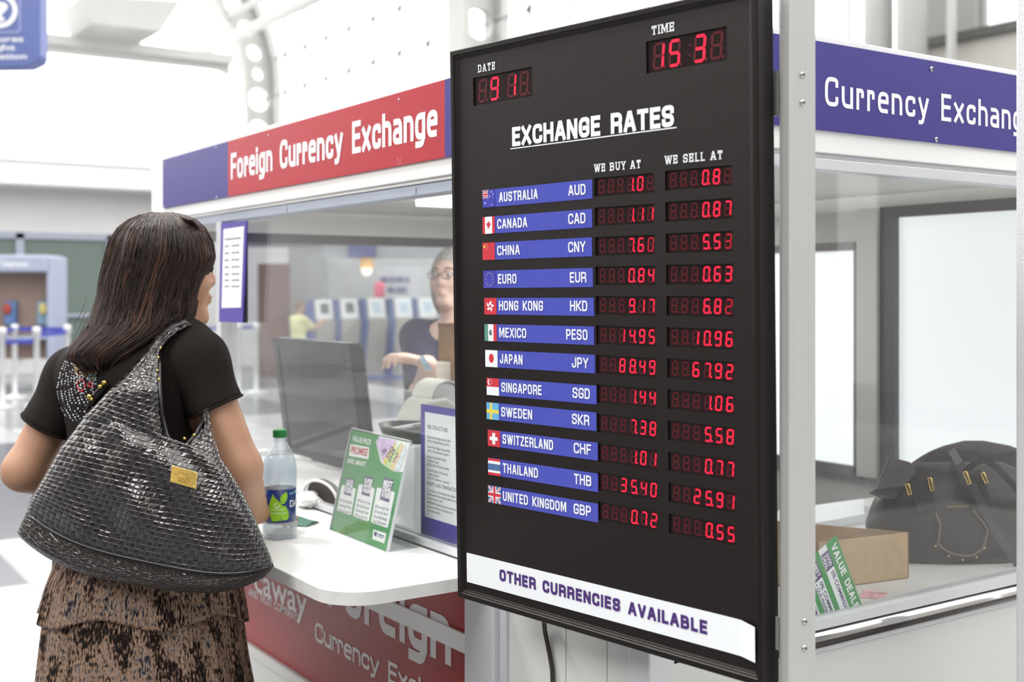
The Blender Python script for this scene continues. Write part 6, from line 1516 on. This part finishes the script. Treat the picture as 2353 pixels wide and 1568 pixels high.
# row of self-service kiosks beyond the glass
kd = 20.0; kd_ = kd / FPX
m_ks = mat('kiosk_silver', rgb(176, 172, 166), rough=.35, metal=.3, var=.05, scale=3); m_kw = mat('kiosk_white', rgb(232, 236, 238), rough=.4); m_kb = mat('kiosk_blue', rgb(52, 84, 156), rough=.35, var=.05); m_kscr = mat('kiosk_screen', rgb(92, 96, 100), rough=.2); m_kscr2 = mat('kiosk_screen_lit', rgb(190, 206, 224), rough=.2)
spots = [(748, 690, 0), (806, 688, 0), (868, 686, 1), (930, 686, 1), (985, 686, 1)]
wrd = ['first', 'second', 'third', 'fourth', 'fifth']
for i, (px, yt, lit) in enumerate(spots):
    b0 = place(px, kd + .1 * i); f_ = (CAM - b0); f_.z = 0; f_.normalize(); f_ = (Matrix.Rotation(.42, 3, 'Z') @ f_); r_ = Vector((-f_.y, f_.x, 0))
    M_k = Matrix(((r_.x, -f_.x, 0, b0.x), (r_.y, -f_.y, 0, b0.y), (0, 0, 1, 0), (0, 0, 0, 1)))
    k = thing('check_in_kiosk', 'curved silver and blue check-in kiosk, %s from the left behind the booth glass' % wrd[i], 'kiosk', group='check-in kiosks beyond the booth', matrix=M_k)
    zt = 1.45 + (HZ - yt) * kd_; prof = [(-.06 + .16 * math.sin(math.pi * .5 * (1 - t)) ** 1.6 + .02, z) for t, z in zip(np.linspace(0, 1, 10), np.linspace(.04, zt * .74, 10))] + [(.02, zt * .76), (.10, zt), (.20, zt)]
    fr_p = prof; back = [(.24, zt - .01), (.16, zt * .7), (.18, zt * .4), (.30, .04)]
    pts = [(-.17, y, z) for y, z in fr_p + back]; MB().prism(pts, (.34, 0, 0)).link('cabinet', m_ks, k)
    for sx in (-.215, .17): MB().prism([(sx, y + .02, z) for y, z in fr_p + [(.42, zt * .9), (.36, zt * .6), (.34, zt * .3), (.46, .04)]], (.045, 0, 0)).link('side_fin', m_kb, k, bevel=.006)
    def kp(u, v, t): return Vector((-.15 + .30 * u, .02 + .08 * v - t, zt * .76 + zt * .24 * v + t * .3))
    MB().prism([kp(0, 0, .006), kp(1, 0, .006), kp(1, 1, .006), kp(0, 1, .006)], (0, -.012, .004)).link('fascia', m_kw, k)
    MB().prism([kp(.25, .25, .02), kp(.75, .25, .02), kp(.75, .8, .02), kp(.25, .8, .02)], (0, -.006, .002)).link('screen', m_kscr2 if lit else m_kscr, k)
    MB().box(-.22, .22, -.05, .45, 0, .04).link('plinth', m_kb, k)
# dark red departures board, grey pier, pale partition with lettering
def board_(px0, px1, y0, y1, d, m_, name, label, cat, th=.1, floor_=False):
    a, b_ = place(px0, d), place(px1, d); r_ = (b_ - a).normalized(); n_ = Vector((-r_.y, r_.x, 0)); z1 = 1.45 + (HZ - y0) * d / FPX; z0 = 0 if floor_ else 1.45 + (HZ - y1) * d / FPX
    o_ = MB().prism([a + Z_ * z0, b_ + Z_ * z0, b_ + Z_ * z1, a + Z_ * z1], n_ * th).link(name, m_); tag(o_, label, cat); return o_
def fdist(px): return 1
struct_pier = board_(662, 742, 470, 900, 21.4, mat('pier_grey', rgb(150, 152, 154), rough=.7, var=.04, scale=1), 'grey_pier', 'tall grey pier left of the check-in kiosks behind the glass', 'pier', .6, True)
board_(592, 664, 606, 742, 20.6, mat('dark_red_board', rgb(104, 66, 64), rough=.45, var=.15, scale=2), 'wall_board', 'dark red display board behind the person in yellow', 'board', .12, True)
board_(742, 1050, 598, 900, 22.6, mat('partition_pale', rgb(196, 199, 200), rough=.5, var=.03, scale=1), 'pale_partition', 'pale partition standing behind the row of check-in kiosks', 'partition', .12, True)
pp = board_(866, 966, 612, 690, 21.9, mat('poster_pale', rgb(206, 206, 212), rough=.5, var=.05, scale=5), 'lettered_panel', 'pale panel with purple lettering above the check-in kiosks', 'panel', .05, True)
a = place(870, 21.88); b_ = place(960, 21.88); rr = (b_ - a).normalized(); kk = 21.9 / FPX; mb = MB()
for y, bars in ((648, ((4, 22), (26, 34), (38, 58), (62, 70))), (672, ((20, 36), (40, 64)))):
    for w0, w1 in bars: o_z = 1.45 + (HZ - y) * kk; mb.prism([a + rr * w0 * kk + Z_ * o_z, a + rr * w1 * kk + Z_ * o_z, a + rr * w1 * kk + Z_ * (o_z + .09), a + rr * w0 * kk + Z_ * (o_z + .09)], (CAM - a).normalized() * .01)
mb.link('lettering', mat('panel_purple', rgb(104, 100, 150), rough=.5), pp)
struct(board_(565, 1050, 542, 566, 19.0, mat('dark_bulkhead', rgb(92, 88, 92), rough=.6, var=.25, scale=.7), 'ceiling_bulkhead', 'dark bulkhead over the check-in kiosks seen through the booth', 'bulkhead', .3))
mb_ = board_(800, 862, 562, 592, 18.85, mat('blue_overhead_sign', rgb(70, 76, 132), rough=.4), 'overhead_sign', 'blue overhead sign beyond the booth above the lamp', 'sign', .12)
struct(board_(742, 1050, 566, 594, 19.0, mat('bulkhead_grey', rgb(160, 164, 170), rough=.6, var=.08, scale=.6), 'ceiling_band', 'grey bulkhead band under the dark one beyond the booth', 'bulkhead', .25))
lp_ = thing('pendant_lamp', 'warm glowing pendant lamp hanging beyond the booth glass', 'lamp', P(843, 612, 19.05)); lk_ = 19.05 / FPX
MB().lathe([(.04, .15), (14 * lk_, .13), (16 * lk_, -.015), (15 * lk_, -.03)], n=24, cap=False).link('lamp_shade', mat('shade_amber', rgb(226, 184, 120), rough=.5, emit=rgb(236, 180, 110), estr=.45), lp_, smooth=True)
MB().ball((0, 0, -.06), (12 * lk_, 12 * lk_, .09), 16, 8).link('bulb', mat('bulb_warm', rgb(255, 238, 214), emit=(1, .9, .74), estr=1.1), lp_, smooth=True)
MB().tube([(0, 0, .14), (0, 0, .345)], .018, 6).link('cord', m_mul, lp_)
o_ = thing('backpack', 'bright pink backpack on top of the third check-in kiosk', 'bag', P(872, 686.0, 20.38)); s_p = 19.6 / FPX
rs = [[(rx * math.cos(t), .09 * math.sin(t), z * s_p) for t in np.linspace(0, 2 * math.pi, 16, endpoint=False)] for rx, z in ((.05, 1), (.075, 4), (.08, 14), (.075, 26), (.055, 35), (.02, 38))]
MB().rings(rs).link('pack', mat('pink_fabric', rgb(232, 96, 130), rough=.7), o_, smooth=True)
MB().tube([(-.02, 0, 37 * s_p), (0, 0, 42 * s_p), (.02, 0, 37 * s_p)], .008, 6).link('grab_loop', mat('pink_dark', rgb(180, 60, 90), rough=.7), o_)
# traveller in yellow at the first kiosk
yp = thing('person', 'person in a pale yellow shirt and beige trousers at the first kiosk', 'person', place(684, 19.5)); yp.matrix_world = Matrix.Identity(4)
dy_ = 19.5; yk = dy_ / FPX; yb = V3(place(686, dy_)); Fy = dirw(.7, .71); Ry = np.cross(Fy, Ub); Ay = (Ry, Fy, Ub)
zz_ = lambda y: 1.45 + (HZ - y) * yk
Hy = V3(P(690, 706, dy_)); s_ = .86; yh_, yq, yA = head_prims(Hy, Fy, s_)
cy = yb + Ub * (zz_(752)); shR, shL = cy + Ry * .14 + Ub * .12, cy - Ry * .14 + Ub * .12
tor_y = [(ell(cy, Ay, (.15, .11, .19)), 0), (cap_(shR, shL, .05, .05), .05), (ell(cy - Ub * .22, Ay, (.14, .11, .14)), .05)]
arms_y = [(cap_(shR, shR + Fy * .20 - Ub * .14, .045, .036), .03), (cap_(shR + Fy * .20 - Ub * .14, shR + Fy * .40 - Ub * .02, .035, .026), .02), (cap_(shL, shL + Fy * .10 - Ub * .22, .045, .036), .03), (cap_(shL + Fy * .10 - Ub * .22, shL + Fy * .30 - Ub * .18, .035, .026), .02)]
hz_ = cy[2] - .30; legs_y = []
for sg in (-1, 1):
    a_ = np.array([*(yb + Ry * .08 * sg)[:2], hz_]); b2 = np.array([*(yb + Ry * .09 * sg)[:2], .07]); legs_y += [(cap_(a_, b2, .085, .045), .04), (cap_(b2 - Ub * .03, b2 - Ub * .035 + Fy * .13, .035, .03), .02)]
grow('body', tor_y + [(cap_(cy + Ub * .12, Hy - Ub * .05, .045, .042), .03)] + yh_ + arms_y + legs_y + hand_prims(shR + Fy * .40 - Ub * .02, Fy, Ub, 1, .3, .9) + hand_prims(shL + Fy * .30 - Ub * .18, Fy, Ub, -1, .3, .9), .013, m_skin, yp)
grow('shirt', tor_y + [(cap_(shR, shR + (Fy * .20 - Ub * .14) * .7, .05, .046), .03), (cap_(shL, shL + (Fy * .10 - Ub * .22) * .7, .05, .046), .03)], .015, mat('shirt_yellow', rgb(216, 218, 168), rough=.8), yp, g=.012, cuts=(lambda X, Y, Z: cy[2] - .28 - Z + 0 * X + 0 * Y,))
grow('trousers', legs_y[0:1] + legs_y[2:3] + [(ell(cy - Ub * .30, Ay, (.145, .115, .10)), .05)], .015, mat('trousers_beige', rgb(196, 186, 170), rough=.8), yp, g=.015, cuts=(lambda X, Y, Z: .10 - Z + 0 * X + 0 * Y,))
grow('hair', [(ell(yq(0, -.02, .04), yA, (.078 * s_, .092 * s_, .085 * s_)), 0), (ell(yq(0, .085, -.02), yA, (.07, .06, .08)), -1)], .012, mat('hair_short_brown', rgb(120, 92, 74), rough=.5), yp)
